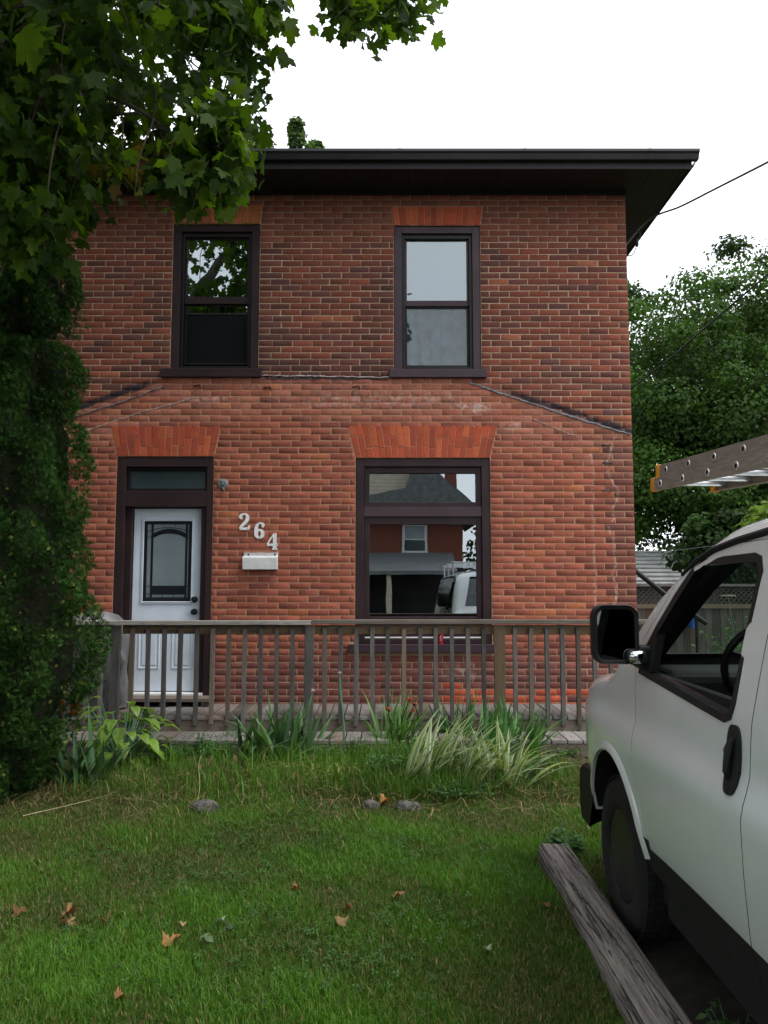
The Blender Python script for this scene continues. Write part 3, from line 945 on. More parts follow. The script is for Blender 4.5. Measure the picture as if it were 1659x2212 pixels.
door = MB().box(dx0, dx1, DY, DY + 0.045, dz0, dz1).build('door', M['white_paint'], house, bevel=0.003)
def DX(x, y): return at((400 + x / 3.016) * .6636, (1580 + y / 3.016) * .6636, DY).x
def DZ(y): return at(300, (1580 + y / 3.016) * .6636, DY).z
lx0, lx1, lz0, lz1 = DX(190, 330), DX(712, 330), DZ(1166), DZ(325)
ring(MB(), lx0, lx1, lz0, lz1, 0.016, DY - 0.012, DY + 0.002).build('lite_moulding', M['white_paint'], door, bevel=0.005)
ring(MB(), lx0 + 0.0165, lx1 - 0.0165, lz0 + 0.0165, lz1 - 0.0165, 0.014, DY - 0.018, DY + 0.002).build('lite_moulding', M['white_paint'], door, bevel=0.005)
gx0, gx1, gz0, gz1 = lx0 + 0.031, lx1 - 0.031, lz0 + 0.031, lz1 - 0.031
pane = MB().box(gx0, gx1, DY - 0.003, DY + 0.002, gz0, gz1).build('lite_pane', M['frosted'], door)
cm = MB()
y0, y1 = DY - 0.008, DY - 0.0035
ring(cm, gx0, gx1, gz0, gz1, 0.036, y0, y1)
ix0, ix1 = DX(262, 700) + 0.028, DX(650, 700) - 0.03
for xx in (ix0, ix1): cm.box(xx - 0.012, xx + 0.012, y0 + 0.001, y1, gz0 + 0.036, gz1 - 0.036)
cm.box(ix0 + 0.012, ix1 - 0.012, y0 + 0.001, y1, DZ(1068), DZ(985))
for yy in (1100, 1068, 990): cm.box(gx0 + 0.036, gx1 - 0.036, y0 + 0.0022, y1, DZ(yy) - 0.004, DZ(yy) + 0.004)
for xx in (0.33, 0.66):
    cm.box(ix0 + (ix1 - ix0) * xx - 0.003, ix0 + (ix1 - ix0) * xx + 0.003, y0 + 0.0024, y1, gz0 + 0.036, DZ(1068))
    cm.box(ix0 + (ix1 - ix0) * xx - 0.003, ix0 + (ix1 - ix0) * xx + 0.003, y0 + 0.0024, y1, DZ(410), gz1 - 0.036)
def arc(za, zs, x_0, x_1, w):
    P = []
    for k in range(17):
        f = k / 16
        P.append((x_0 + (x_1 - x_0) * f, zs + (za - zs) * (1 - (2 * f - 1) ** 2)))
    top = [(px, pz + w / 2) for px, pz in P]
    bot = [(px, pz - w / 2) for px, pz in P]
    for k in range(16):
        cm.prism([bot[k], bot[k + 1], top[k + 1], top[k]], y0 + 0.0015, y1)
arc(DZ(448), DZ(500), ix0, ix1, 0.05)
arc(DZ(415), DZ(458), gx0 + 0.03, gx1 - 0.03, 0.007)
arc(DZ(470), DZ(518), gx0 + 0.03, gx1 - 0.03, 0.007)
cm.build('came_lines', M['came'], door)
def RZ(y): return at(300, (1300 + y / 1.659) * .6636, DY).z
for (u0, u1) in ((415, 530), (595, 705)):
    px0, px1 = at((200 + u0 / 1.659) * .6636, 1400, DY).x, at((200 + u1 / 1.659) * .6636, 1400, DY).x
    pz0, pz1 = RZ(1455), RZ(1200)
    ring(MB(), px0, px1, pz0, pz1, 0.016, DY - 0.009, DY + 0.001).build('raised_panel', M['white_paint'], door, bevel=0.006)
    MB().box(px0 + 0.04, px1 - 0.04, DY - 0.006, DY + 0.001, pz0 + 0.04, pz1 - 0.04).build('raised_panel', M['white_paint'], door, bevel=0.005)
MB().box(dx0 + 0.002, dx1 - 0.002, DY - 0.006, DY + 0.04, dz0 - 0.0065, dz0 - 0.0005).build('door_sweep', M['came'], door)
for zz, rr in ((RZ(1080), 0.03), (RZ(1147), 0.031)):
    c = (dx1 - 0.068, DY, zz)
    MB().lathe([(0.034, 0.0), (0.034, -0.01), (0.014, -0.014), (0.014, -0.035), (rr * 0.8, -0.042), (rr, -0.058), (rr * 0.75, -0.072), (0.004, -0.076)], c, 'y', 20).build('door_knob', M['came'], door, smooth=True)

# ------------------------------------------------------------------ numerals, mailbox, old lamp plate
def numeral(name, label, strokes, cu, cv, holes):
    """strokes: lists of (x, z, width) in a 0.125 x 0.18 cell, swept and joined into one raised figure"""
    c = at(cu, cv, WY)
    m = MB()
    for st in strokes:
        L, Rr = [], []
        P = []
        for i in range(len(st) - 1):
            for k in range(6):
                f = k / 6
                p0, p1, p2, p3 = st[max(i - 1, 0)], st[i], st[i + 1], st[min(i + 2, len(st) - 1)]
                P.append([0.5 * (2 * p1[q] + (p2[q] - p0[q]) * f + (2 * p0[q] - 5 * p1[q] + 4 * p2[q] - p3[q]) * f * f + (3 * p1[q] - p0[q] - 3 * p2[q] + p3[q]) * f ** 3) for q in range(3)])
        P.append(list(st[-1]))
        for i, p in enumerate(P):
            q0, q1 = P[max(i - 1, 0)], P[min(i + 1, len(P) - 1)]
            d = Vector((q1[0] - q0[0], q1[1] - q0[1]))
            d = d.normalized() if d.length > 1e-9 else Vector((1, 0))
            nx, nz = -d.y * p[2] * 0.58, d.x * p[2] * 0.58
            L.append((c.x + p[0] + nx, c.z + p[1] + nz))
            Rr.append((c.x + p[0] - nx, c.z + p[1] - nz))
        yb, yf = WY - 0.006, WY - 0.016 - random.uniform(0, 0.0008)
        rows = []
        for l, r in zip(L, Rr):
            rows.append([(l[0], yb, l[1]), (l[0], yf, l[1]), (r[0], yf, r[1]), (r[0], yb, r[1])])
        m.grid(rows)
        for row in (rows[0], rows[-1]): m.add(row, [(0, 1, 2, 3)])
    o = m.build(name, M['white_metal'])
    tag(o, label, 'house number', 'white numerals stepping down beside the door')
    for hx, hz in holes:
        MB().lathe([(0.004, -0.0185), (0.004, -0.0155), (0.0005, -0.0188)][:2], (c.x + hx, WY, c.z + hz), 'y', 8).build('screw', M['came'], o)
    return o
numeral('house_number', 'white metal numeral 2, highest of the three numbers on the brick', [
    [(-0.05, 0.035, 0.012), (-0.046, 0.06, 0.026), (-0.02, 0.08, 0.02), (0.015, 0.079, 0.022), (0.034, 0.055, 0.032), (0.03, 0.02, 0.034), (0.0, -0.02, 0.03), (-0.035, -0.055, 0.024), (-0.05, -0.078, 0.02)],
    [(-0.052, -0.080, 0.022), (0.0, -0.080, 0.024), (0.04, -0.078, 0.026), (0.05, -0.066, 0.022), (0.056, -0.04, 0.01)],
    [(-0.055, 0.045, 0.018), (-0.035, 0.044, 0.034), (-0.022, 0.045, 0.018)]], 528.4, 1126.8, [(0.0, 0.079), (0.035, -0.081), (-0.03, -0.081)])
ell = []
for k in range(13):
    a = 2 * math.pi * k / 12
    ell.append((0.002 + 0.036 * math.cos(a), -0.037 + 0.043 * math.sin(a), 0.018 + 0.018 * abs(math.cos(a))))
numeral('house_number', 'white metal numeral 6, middle of the three numbers on the brick', [
    ell, [(-0.035, -0.04, 0.032), (-0.036, 0.0, 0.034), (-0.03, 0.045, 0.03), (-0.008, 0.075, 0.02), (0.022, 0.08, 0.018), (0.045, 0.068, 0.018), (0.052, 0.05, 0.01)],
    [(0.024, 0.05, 0.016), (0.04, 0.05, 0.032), (0.053, 0.051, 0.016)]], 560.5, 1146, [(0.0, 0.079), (0.0, -0.08)])
numeral('house_number', 'white metal numeral 4 just above the mailbox', [
    [(0.026, 0.09, 0.034), (0.026, 0.0, 0.034), (0.026, -0.075, 0.034)],
    [(-0.002, -0.083, 0.016), (0.025, -0.083, 0.017), (0.056, -0.083, 0.016)],
    [(0.02, 0.088, 0.014), (-0.02, 0.03, 0.014), (-0.056, -0.032, 0.014)],
    [(-0.058, -0.037, 0.022), (0.0, -0.037, 0.022), (0.058, -0.037, 0.022)]], 588.7, 1169.7, [(0.026, 0.08), (0.026, -0.083), (0.045, -0.037)])

mbx0, mbx1 = X(523.5, 1210, WY - 0.1), X(598, 1210, WY - 0.1)
mz0, mz1 = Z(1230, WY - 0.1), Z(1194, WY - 0.1)
box = empty('mailbox', ((mbx0 + mbx1) / 2, WY, mz0), 'white wall mailbox with open lid under the house numbers', 'mailbox')
MB().box(mbx0, mbx1, WY - 0.007, WY - 0.004, mz0, mz1 + 0.01).build('back_plate', M['white_metal'], box, bevel=0.001)
mbd = MB().prism([(WY - 0.09, mz0), (WY - 0.0075, mz0), (WY - 0.0075, mz1 - 0.03), (WY - 0.105, mz1 - 0.042), (WY - 0.108, mz1 - 0.06)], mbx0, mbx1, 'x')
mbd.build('body', M['white_metal'], box, bevel=0.004)
MB().prism([(WY - 0.03, mz1 + 0.012), (WY - 0.0078, mz1 + 0.014), (WY - 0.0078, mz1 + 0.004), (WY - 0.03, mz1 + 0.004)], mbx0 + 0.003, mbx1 - 0.003, 'x').build('lid', M['rust'], box, bevel=0.002)
for sx_ in (mbx0 + 0.05, mbx1 - 0.035):
    MB().lathe([(0.011, -0.0095), (0.011, -0.0075)], (sx_, WY, mz1 - 0.018), 'y', 12).build('bolt', M['came'], box)
MB().tube([(mbx0 + 0.01, WY - 0.1, mz1 - 0.045), (mbx1 - 0.01, WY - 0.1, mz1 - 0.045)], 0.004, 6).build('rim', M['white_metal'], box)

M['galv'] = pmat('galv', (0.26, 0.28, 0.28), (0.15, 0.16, 0.16), 30, 0.5, 0.3, 60, metal=0.6)
jc = at(481.9, 1045.5, WY)
jb = empty('junction_plate', jc, 'round grey electrical plate screwed to brick right of the door frame', 'electrical plate')
MB().lathe([(0.056, 0.0), (0.056, -0.018), (0.05, -0.022), (0.002, -0.022)], (jc.x, WY, jc.z), 'y', 24).build('plate', M['galv'], jb, smooth=True)
for hx, hz, hr in ((-0.02, 0.02, 0.009), (0.022, 0.012, 0.007), (0.0, -0.022, 0.01), (-0.025, -0.015, 0.006)):
    MB().lathe([(hr, -0.0235), (hr, -0.0215)], (jc.x + hx, WY, jc.z + hz), 'y', 10).build('hole', M['came'], jb)
MB().tube([(jc.x + 0.005, WY - 0.02, jc.z - 0.05), (jc.x + 0.018, WY - 0.03, jc.z - 0.068), (jc.x + 0.022, WY - 0.028, jc.z - 0.088)], [0.01, 0.008, 0.006], 8).build('wire_stub', M['galv'], jb, smooth=True)

# paper cup on the sill
M['cup_red'] = pmat('cup_red', (0.42, 0.02, 0.04), (0.36, 0.015, 0.03), 6, 0.45)
cc = Vector((X(951.5, 1391, WY - 0.02), WY - 0.015, Z(1391) - 0.001))
cup = empty('paper_cup', cc, 'small red paper cup standing on the brown window sill', 'cup')
MB().lathe([(0.025, 0.0), (0.034, 0.105), (0.037, 0.108), (0.037, 0.112), (0.032, 0.111)], cc, 'z', 24).build('body', M['cup_red'], cup, smooth=True)
pm = MB()
for (a0, a1, z0_, z1_) in ((-1.95, -1.55, 0.07, 0.076), (-1.9, -1.2, 0.055, 0.06), (-2.0, -1.35, 0.04, 0.044), (-1.6, -1.3, 0.082, 0.092)):
    rows = []
    for k in range(7):
        a = a0 + (a1 - a0) * k / 6
        rows.append([(cc.x + (0.0253 + 0.009 * zz / 0.105) * math.cos(a), cc.y + (0.0253 + 0.009 * zz / 0.105) * math.sin(a), cc.z + zz) for zz in (z0_, z1_)])
    pm.grid(rows)
pm.build('printed_marks', M['white_metal'], cup)

# ------------------------------------------------------------------ porch deck and railing
ZD = 0.385
porch = empty('porch_deck', (0, 8.2, 0), 'weathered grey plank porch deck with lower step along house front', 'porch')
YF, YS = 8.035, 7.55
ZL = 0.242
xx = -4.2
while xx < 2.86:
    w = random.uniform(0.134, 0.141)
    d = random.uniform(-0.003, 0.003)
    MB().box(xx, xx + w, YF - 0.022, WY - 0.012, ZD - 0.038 + d, ZD + d - 0.001).build('plank', M['deck'], porch, bevel=0.004, segs=1)
    d = random.uniform(-0.003, 0.003)
    MB().box(xx + 0.03, xx + 0.03 + w, YS - 0.015, YF - 0.05, ZL - 0.036 + d, ZL + d).build('plank', M['deck'], porch, bevel=0.004, segs=1)
    xx += w + random.uniform(0.007, 0.012)
MB().box(-4.2, 2.83, YF + 0.002, YF + 0.038, 0.21, ZD - 0.041).build('rim_board', M['rim_wood'], porch, bevel=0.004)
MB().box(-4.2, -0.7, YS - 0.012, YS + 0.026, 0.085, ZL - 0.040).build('step_riser', M['rim_wood'], porch, bevel=0.004)
MB().box(-0.696, 2.87, YS - 0.010, YS + 0.026, 0.085, ZL - 0.040).build('step_riser', M['rim_wood'], porch, bevel=0.004)
for k in range(6):
    MB().box(-3.9 + k * 1.3, -3.81 + k * 1.3, YS + 0.03, YS + 0.12, -0.05, 0.2).build('post_stub', M['baluster'], porch)
MB().box(-4.2, 2.83, WY - 0.3, WY - 0.25, 0.0, 0.34).build('joist_board', M['baluster'], porch)
MB().box(X(258, 1512, 8.62), X(455, 1512, 8.62), 8.6, WY - 0.014, ZD + 0.05, ZD + 0.09).build('door_step', M['rim_wood'], porch, bevel=0.005)
for xs_ in (X(275, 1512, 8.62), X(440, 1512, 8.62), X(350, 1512, 8.62)):
    MB().box(xs_ - 0.03, xs_ + 0.03, 8.63, WY - 0.02, ZD + 0.0005, ZD + 0.0495).build('step_block', M['baluster'], porch)

rail = empty('porch_railing', (0, 7.99, ZD), 'grey weathered wooden porch railing with square balusters', 'railing')
YB = 7.992                                # front face of the balusters
zr_top = at(829, 1340, YB).z
def bx(u): return at(u, 1460, YB).x
P1, P2, P3 = bx(247), bx(667), bx(1080)
# top rail in two lengths that meet on the middle post
MB().box(-4.0, P2 + 0.02, YB - 0.025, YB + 0.10, zr_top - 0.045, zr_top - 0.004).build('top_rail', M['rail_wood'], rail, bevel=0.005)
MB().box(P2 + 0.024, 2.80, YB - 0.025, YB + 0.10, zr_top - 0.036, zr_top + 0.006).build('top_rail', M['rail_wood'], rail, bevel=0.005)
zt_ = zr_top - 0.048
M['sub_rail'] = woodmat('sub_rail', (0.13, 0.085, 0.045), (0.06, 0.045, 0.032), 'x')
for (a, b) in ((-4.0, P1 - 0.052), (P1 + 0.052, P2 - 0.047), (P2 + 0.05, P3 - 0.056), (P3 + 0.056, 2.72)):
    MB().box(a, b, YB + 0.043, YB + 0.08, zt_ - 0.088, zt_ - 0.002).build('sub_rail', M['sub_rail'], rail, bevel=0.003)
for (p, w, mt) in ((P1, 0.047, 'baluster'), (P2, 0.045, 'baluster'), (P3, 0.055, 'post_tan'), (2.765, 0.045, 'baluster'), (-3.95, 0.045, 'baluster')):
    MB().box(p - w, p + w, YB - 0.004, YB + 0.088 - 0.05, 0.24, zt_ - 0.002).build('post', M[mt], rail, bevel=0.004)
z_b = at(829, 1567, YB).z
us = [145, 180, 215.9, 282.7, 316.7, 351.9, 387.5, 422.7, 457.5, 492.3, 527.1, 561.5, 595.9, 630.7, 700.5, 735, 769.6, 804, 837.6, 872.8, 908, 941.6,
      976.8, 1011.6, 1046, 1114, 1148.8, 1183.2, 1216.8, 1251.2, 1286.8, 1322, 1357, 1392]
for i, u in enumerate([75, 110] + us):
    xb = bx(u)
    l = random.uniform(-0.008, 0.008)
    w = random.uniform(0.0195, 0.022)
    zt2 = zt_ - 0.018 + random.uniform(-0.004, 0.004)
    m = MB()
    tl = random.uniform(-0.006, 0.006)
    vs = [(xb - w + tl, YB - 0.0, z_b + l), (xb + w + tl, YB, z_b + l), (xb + w + tl, YB + 0.04, z_b + l), (xb - w + tl, YB + 0.04, z_b + l),
          (xb - w, YB, zt2 - 0.018), (xb + w, YB, zt2 - 0.018), (xb + w, YB + 0.04, zt2), (xb - w, YB + 0.04, zt2)]
    m.add(vs, [(0, 3, 2, 1), (4, 5, 6, 7), (0, 1, 5, 4), (1, 2, 6, 5), (2, 3, 7, 6), (3, 0, 4, 7)])
    m.build('baluster', M['baluster'], rail, bevel=0.002, segs=1)

# covered barbecue and red tub at the left end of the porch
M['cover'] = pmat('cover', (0.20, 0.20, 0.20), (0.11, 0.11, 0.115), 4, 0.55, 0.4, 12, bdist=0.03)
gx, gy_, gz = X(205, 1400, 8.42), 8.42, ZD
bbq = empty('covered_barbecue', (gx, gy_, gz), 'barbecue under a grey cover at the end of porch beside the door', 'barbecue')
rows = []
prof = [(0.30, 0.02), (0.31, 0.15), (0.29, 0.4), (0.30, 0.62), (0.31, 0.75), (0.28, 0.88), (0.2, 0.97), (0.08, 1.01), (0.01, 1.015)]
for r_, h in prof:
    row = []
    for k in range(41):
        a = 2 * math.pi * k / 40
        f = 1 + 0.06 * math.sin(7 * a + h * 5) * (1.1 - h) + 0.03 * math.sin(13 * a)
        cxx, cyy = math.copysign(abs(math.cos(a)) ** 0.6, math.cos(a)), math.copysign(abs(math.sin(a)) ** 0.6, math.sin(a))
        row.append((gx + cxx * r_ * f * 1.05, gy_ + cyy * r_ * f * 0.9, gz + h))
    rows.append(row)
MB().grid(rows).build('cover', M['cover'], bbq, smooth=True, angle=80)
MB().tube([(gx + 0.33, gy_ - 0.2, gz + 0.62), (gx + 0.36, gy_ - 0.2, gz + 0.5), (gx + 0.3, gy_ - 0.2, gz + 0.3), (gx + 0.36, gy_ - 0.2, gz + 0.08)], [0.02, 0.045, 0.025, 0.05], 8).build('cover_fold', M['cover'], bbq, smooth=True)
M['red_plastic'] = pmat('red_plastic', (0.40, 0.035, 0.018), (0.30, 0.025, 0.014), 6, 0.4)
tx = X(165, 1535, 8.2)
tub = empty('red_tub', (tx, 8.2, ZD), 'low red plastic tub at the dark end of the porch', 'tub')
MB().prism([(tx - 0.12, ZD + 0.002), (tx + 0.10, ZD + 0.002), (tx + 0.13, ZD + 0.12), (tx - 0.15, ZD + 0.12)], 8.1, 8.3).build('body', M['red_plastic'], tub, bevel=0.01)
MB().box(tx - 0.155, tx + 0.135, 8.095, 8.305, ZD + 0.121, ZD + 0.135).build('rim', M['red_plastic'], tub, bevel=0.004)
# ------------------------------------------------------------------ cargo van
def interp(tab, v):
    tab = sorted(tab)
    if v <= tab[0][0]: return tab[0][1]
    for (a, fa), (b, fb) in zip(tab, tab[1:]):
        if v <= b:
            k = (v - a) / (b - a)
            return fa + (fb - fa) * k
    return tab[-1][1]

V_H = [(0.86, 1.08), (0.82, 1.15), (0.74, 1.195), (0.4, 1.245), (0.15, 1.285), (0.06, 1.33), (-0.1, 1.475), (-0.4, 1.735), (-0.7, 1.905), (-0.95, 1.978), (-1.4, 2.02), (-2.5, 2.04), (-4.7, 2.02)]
V_S = [(0.40, 0.93), (0.48, 0.955), (0.6, 0.982), (0.8, 0.996), (0.93, 1.0), (0.97, 1.0), (1.0, 0.995), (1.04, 0.982), (1.08, 0.969), (1.11, 0.964), (1.16, 0.962), (1.26, 0.954), (1.32, 0.942), (1.5, 0.902), (1.7, 0.85), (1.87, 0.80), (2.05, 0.75)]
V_T = [(0.2, 1.0), (0.42, 0.992), (0.6, 0.968), (0.74, 0.93), (0.82, 0.885), (0.86, 0.84)]
V_RZ = [(0.86, 0.12), (0.2, 0.10), (0.0, 0.10), (-0.4, 0.15), (-0.9, 0.17), (-4.7, 0.17)]
V_RX = [(0.86, 0.16), (0.2, 0.14), (0.0, 0.15), (-0.4, 0.20), (-0.9, 0.20), (-4.7, 0.2)]

def v_x(y, z):
    return interp(V_S, z) * interp(V_T, y)

def v_section(y, off=0.0, zb=0.46):
    H, rz, rx, tp = interp(V_H, y) - off, interp(V_RZ, y), interp(V_RX, y), interp(V_T, y)
    if y > 0.42: zb = max(zb, 0.46 + min(1, (y - 0.42) / 0.12) * 0.16)
    zc = H - rz - 0.03
    half = []
    for k in range(33):
        z = zb + (zc - zb) * k / 32
        half.append((interp(V_S, z) * tp - off, z))
    xc = half[-1][0]
    zt = H - 0.035
    for k in range(1, 8):
        a = math.pi / 2 * k / 7
        half.append((xc - rx * (1 - math.cos(a)), zc + (zt - zc) * math.sin(a)))
    xt = half[-1][0]
    for k in range(1, 7):
        x = xt * (1 - k / 6)
        half.append((x, zt + 0.035 * (1 - (x / xt) ** 2)))
    left = [(-x, z) for x, z in half]
    right = [(x, z) for x, z in reversed(half[:-1])]
    return left + right

def v_loft(ys, off=0.0, zb=0.46):
    m = MB()
    rings = [[(x, y, z) for x, z in v_section(y, off, zb)] for y in ys]
    n = len(rings[0])
    for r in rings: m.v += r
    for i in range(len(rings) - 1):
        for k in range(n):
            m.f.append((i * n + k, i * n + (k + 1) % n, (i + 1) * n + (k + 1) % n, (i + 1) * n + k))
    m.f.append(tuple(range(n - 1, -1, -1)))
    m.f.append(tuple((len(rings) - 1) * n + k for k in range(n)))
    return m.mesh('hull')

def boolean(me, cutters, op='DIFFERENCE'):
    o = bpy.data.objects.new('tmp', me)
    COL.objects.link(o)
    cs = []
    for c in cutters:
        q = bpy.data.objects.new('tmpc', c)
        COL.objects.link(q)
        cs.append(q)
        md = o.modifiers.new('b', 'BOOLEAN')
        md.object = q
        md.operation = op
        md.solver = 'EXACT'
    dg = bpy.context.evaluated_depsgraph_get()
    dg.update()
    res = bpy.data.meshes.new_from_object(o.evaluated_get(dg))
    for q in cs + [o]: bpy.data.objects.remove(q)
    return res

def prism_mesh(poly, a, b, axis):
    return MB().prism(poly, a, b, axis).mesh('cut')

def finish(me, angle=32):
    me.polygons.foreach_set('use_smooth', np.ones(len(me.polygons), dtype=bool))
    me.set_sharp_from_angle(angle=R(angle))
    return me

t = NT('van_paint')
co = t.coord('Object')
dirt = t.ramp(t.noise(t.coord('Object', (6, 6, 0.7)), 1.6, 4, 0.5), 0.3, 0.8)
zz = t.xyz(co)[2]
lowd = t.math('SUBTRACT', 1.0, t.ramp(zz, 0.4, 0.95))
spot = t.ramp(t.noise(co, 60, 2, 0.4), 0.78, 0.82)
c = t.mix(t.math('MULTIPLY', dirt, 0.10), (0.65, 0.69, 0.68), (0.48, 0.51, 0.49))
c = t.mix(t.math('MULTIPLY', lowd, 0.35), c, (0.33, 0.36, 0.31))
c = t.mix(t.math('MULTIPLY', spot, 0.45), c, (0.3, 0.25, 0.2))
t.bsdf(c, 0.2, 0.5, coat=0.9, coat_rough=0.05)
M['van_paint'] = t.m
M['black_plastic'] = pmat('black_plastic', (0.006, 0.006, 0.0065), (0.010, 0.010, 0.0105), 8, 0.5, 0.1, 120)
M['rubber'] = pmat('rubber', (0.008, 0.008, 0.0085), (0.014, 0.0135, 0.013), 7, 0.8, 0.3, 60)
M['rim'] = pmat('rim', (0.018, 0.018, 0.02), (0.03, 0.029, 0.028), 8, 0.4, metal=0.5)
M['chrome'] = pmat('chrome', (0.85, 0.86, 0.87), None, 4, 0.06, metal=1.0)
M['mirror'] = pmat('mirror', (0.55, 0.58, 0.60), (0.5, 0.53, 0.55), 4, 0.02, metal=1.0)
M['car_glass'] = glassmat('car_glass', 0.06, (0.80, 0.88, 0.85))
M['car_glass_far'] = glassmat('car_glass_far', 0.08, (0.62, 0.74, 0.68))
M['lamp'] = pmat('lamp', (0.6, 0.62, 0.62), (0.5, 0.5, 0.5), 20, 0.1, coat=1)
M['cabin'] = pmat('cabin', (0.006, 0.006, 0.0065), (0.009, 0.009, 0.009), 6, 0.7)

van = empty('cargo_van', (2.115, 4.06, -0.03), 'white cargo van parked on the drive with ladder on its roof', 'van')
van.rotation_euler = (R(0.6), 0, R(0.0))
ys = [0.86, 0.84, 0.82, 0.78, 0.74, 0.66, 0.58, 0.5, 0.42, 0.32, 0.22, 0.15, 0.1, 0.06, 0.02] + [0.02 - 0.06 * k for k in range(1, 25)] + [-1.55 - 0.3 * k for k in range(11)] + [-4.7]
ysi = [0.0] + [-0.06 * k for k in range(1, 25)] + [-1.6 - 0.4 * k for k in range(8)]
WINP = [(-0.36, 1.318), (-1.27, 1.262), (-1.305, 1.275), (-1.315, 1.31), (-1.315, 1.74), (-1.29, 1.775), (-1.25, 1.785), (-0.83, 1.775), (-0.75, 1.745), (-0.355, 1.345)]
win_cut = prism_mesh(WINP, -1.4, 1.4, 'x')
ws_cut = prism_mesh([(-0.72, 1.35), (0.80, 1.35), (0.66, 1.87), (-0.56, 1.87)], -1.0, 0.5, 'y')
arch_cuts = []
for yc in (0.0, -3.43):
    for s in (-1, 1):
        poly = [(yc + 0.45 * math.cos(2 * math.pi * k / 36), 0.37 + 0.50 * math.sin(2 * math.pi * k / 36)) for k in range(36)]
        arch_cuts.append(prism_mesh(poly, s * 0.64, s * 1.3, 'x'))
hull = boolean(v_loft(ys), [v_loft(ysi, 0.045, 0.97), win_cut, ws_cut] + arch_cuts)
DOORP = [(-1.475, 0.40), (-1.475, 1.80), (-1.44, 1.86), (-0.80, 1.85), (-0.66, 1.78), (-0.27, 1.40), (-0.30, 1.25), (-0.365, 0.95), (-0.475, 0.6), (-0.482, 0.40)]
cyy = sum(p[0] for p in DOORP) / len(DOORP)
czz = sum(p[1] for p in DOORP) / len(DOORP)
DOORI = [(cyy + (a - cyy) * 0.993, czz + (b - czz) * 0.996) for a, b in DOORP]
body_me = boolean(hull.copy(), [prism_mesh(DOORP, -1.3, -0.80, 'x')])
door_me = boolean(hull.copy(), [prism_mesh(DOORI, -1.3, -0.80, 'x')], 'INTERSECT')

from mathutils.bvhtree import BVHTree
_hull = v_loft(ys)
_bvh = BVHTree.FromPolygons([tuple(v.co) for v in _hull.vertices], [tuple(p.vertices) for p in _hull.polygons])
def two_tone(me):
    me.materials.clear()
    me.materials.append(M['van_paint'])
    me.materials.append(M['cabin'])
    for p in me.polygons:
        c, n = p.center, p.normal
        inside = (c.x * n.x < -0.02 and abs(n.x) > 0.3) or (c.z > 1.9 and n.z < -0.2) or (abs(c.x) < 0.85 and 0.9 < c.z < 1.2 and -1.6 < c.y < 0.05) or (n.z < -0.2 and c.z < 0.95)
        if c.z < 0.90 and abs(c.x) < 0.94 and abs(n.x) < 0.5: inside = True
        if c.z < 0.90 and abs(c.x) < 0.90: inside = True
        if _bvh.find_nearest(c)[3] > 0.004 and c.z > 0.9: inside = True
        p.material_index = 1 if inside else 0
    return finish(me)
body = link_mesh('body', two_tone(body_me), None, van, world=False)
vdoor = link_mesh('door', two_tone(door_me), None, van, world=False)

def on_side(y, z, out=0.004, s=-1):
    return (s * (v_x(y, z) + out), y, z)
def strip_on_side(polyA, polyB, out=0.004, s=-1, th=0.012):
    rows = []
    for (a, b) in zip(polyA, polyB):
        rows.append([on_side(a[0], a[1], -th, s), on_side(a[0], a[1], out, s), on_side(b[0], b[1], out, s), on_side(b[0], b[1], -th, s)])
    return MB().grid(rows)
# black window surround, sail panel and belt moulding
def inset(poly, d):
    n = len(poly)
    res = []
    for i in range(n):
        p0, p1, p2 = Vector(poly[i - 1]), Vector(poly[i]), Vector(poly[(i + 1) % n])
        e1, e2 = (p1 - p0).normalized(), (p2 - p1).normalized()
        n1, n2 = Vector((e1.y, -e1.x)), Vector((e2.y, -e2.x))
        b = (n1 + n2)
        b = b / max(0.35, b.dot(n1)) if b.length > 1e-6 else n1
        res.append(tuple(p1 + b * d))
    return res
for s in (-1, 1):
    o1 = WINP + [WINP[0]]
    for sign in (1, -1):
        cand = inset(WINP, 0.028 * sign)
        if min(p[1] for p in cand) < min(p[1] for p in WINP): o2 = cand + [cand[0]]
    strip_on_side(o1, o2, 0.004, s).build('window_seal', M['black_plastic'], vdoor if s < 0 else van, world=False)
    strip_on_side([(-0.36, 1.33), (-0.50, 1.49), (-0.64, 1.632), (-0.755, 1.745)], [(-0.315, 1.345), (-0.455, 1.51), (-0.60, 1.66), (-0.73, 1.775)], 0.006, s, 0.03).build('pillar_cover', M['black_plastic'], vdoor if s < 0 else van, world=False)
    m = MB()
    tri = [(-0.345, 1.30), (-0.50, 1.315), (-0.50, 1.48), (-0.345, 1.34)]
    m.add([on_side(y, z, 0.006, s) for y, z in tri] + [on_side(y, z, -0.03, s) for y, z in tri], [(0, 1, 2, 3), (4, 5, 6, 7), (0, 1, 5, 4), (1, 2, 6, 5), (2, 3, 7, 6), (3, 0, 4, 7)])
    m.build('sail_panel', M['black_plastic'], vdoor if s < 0 else van, world=False)
    g = [(y, z) for y, z in WINP]
    gm = MB()
    if s < 0: g = [(-0.37, 1.30), (-1.30, 1.245), (-1.30, 1.272), (-0.37, 1.328)]      # wound down, only its edge shows
    gm.add([(s * (v_x(y, z) - 0.022), y, z) for y, z in g], [tuple(range(len(g)))])
    gm.build('side_window', M['car_glass'] if s < 0 else M['car_glass_far'], vdoor if s < 0 else van, world=False)
    # inner sill of the door, dark
    MB().prism([(s * 0.905, 1.24), (s * 0.83, 1.24), (s * 0.84, 1.29), (s * 0.905, 1.30)], -1.30, -0.36).build('door_trim', M['cabin'], vdoor if s < 0 else van, world=False)
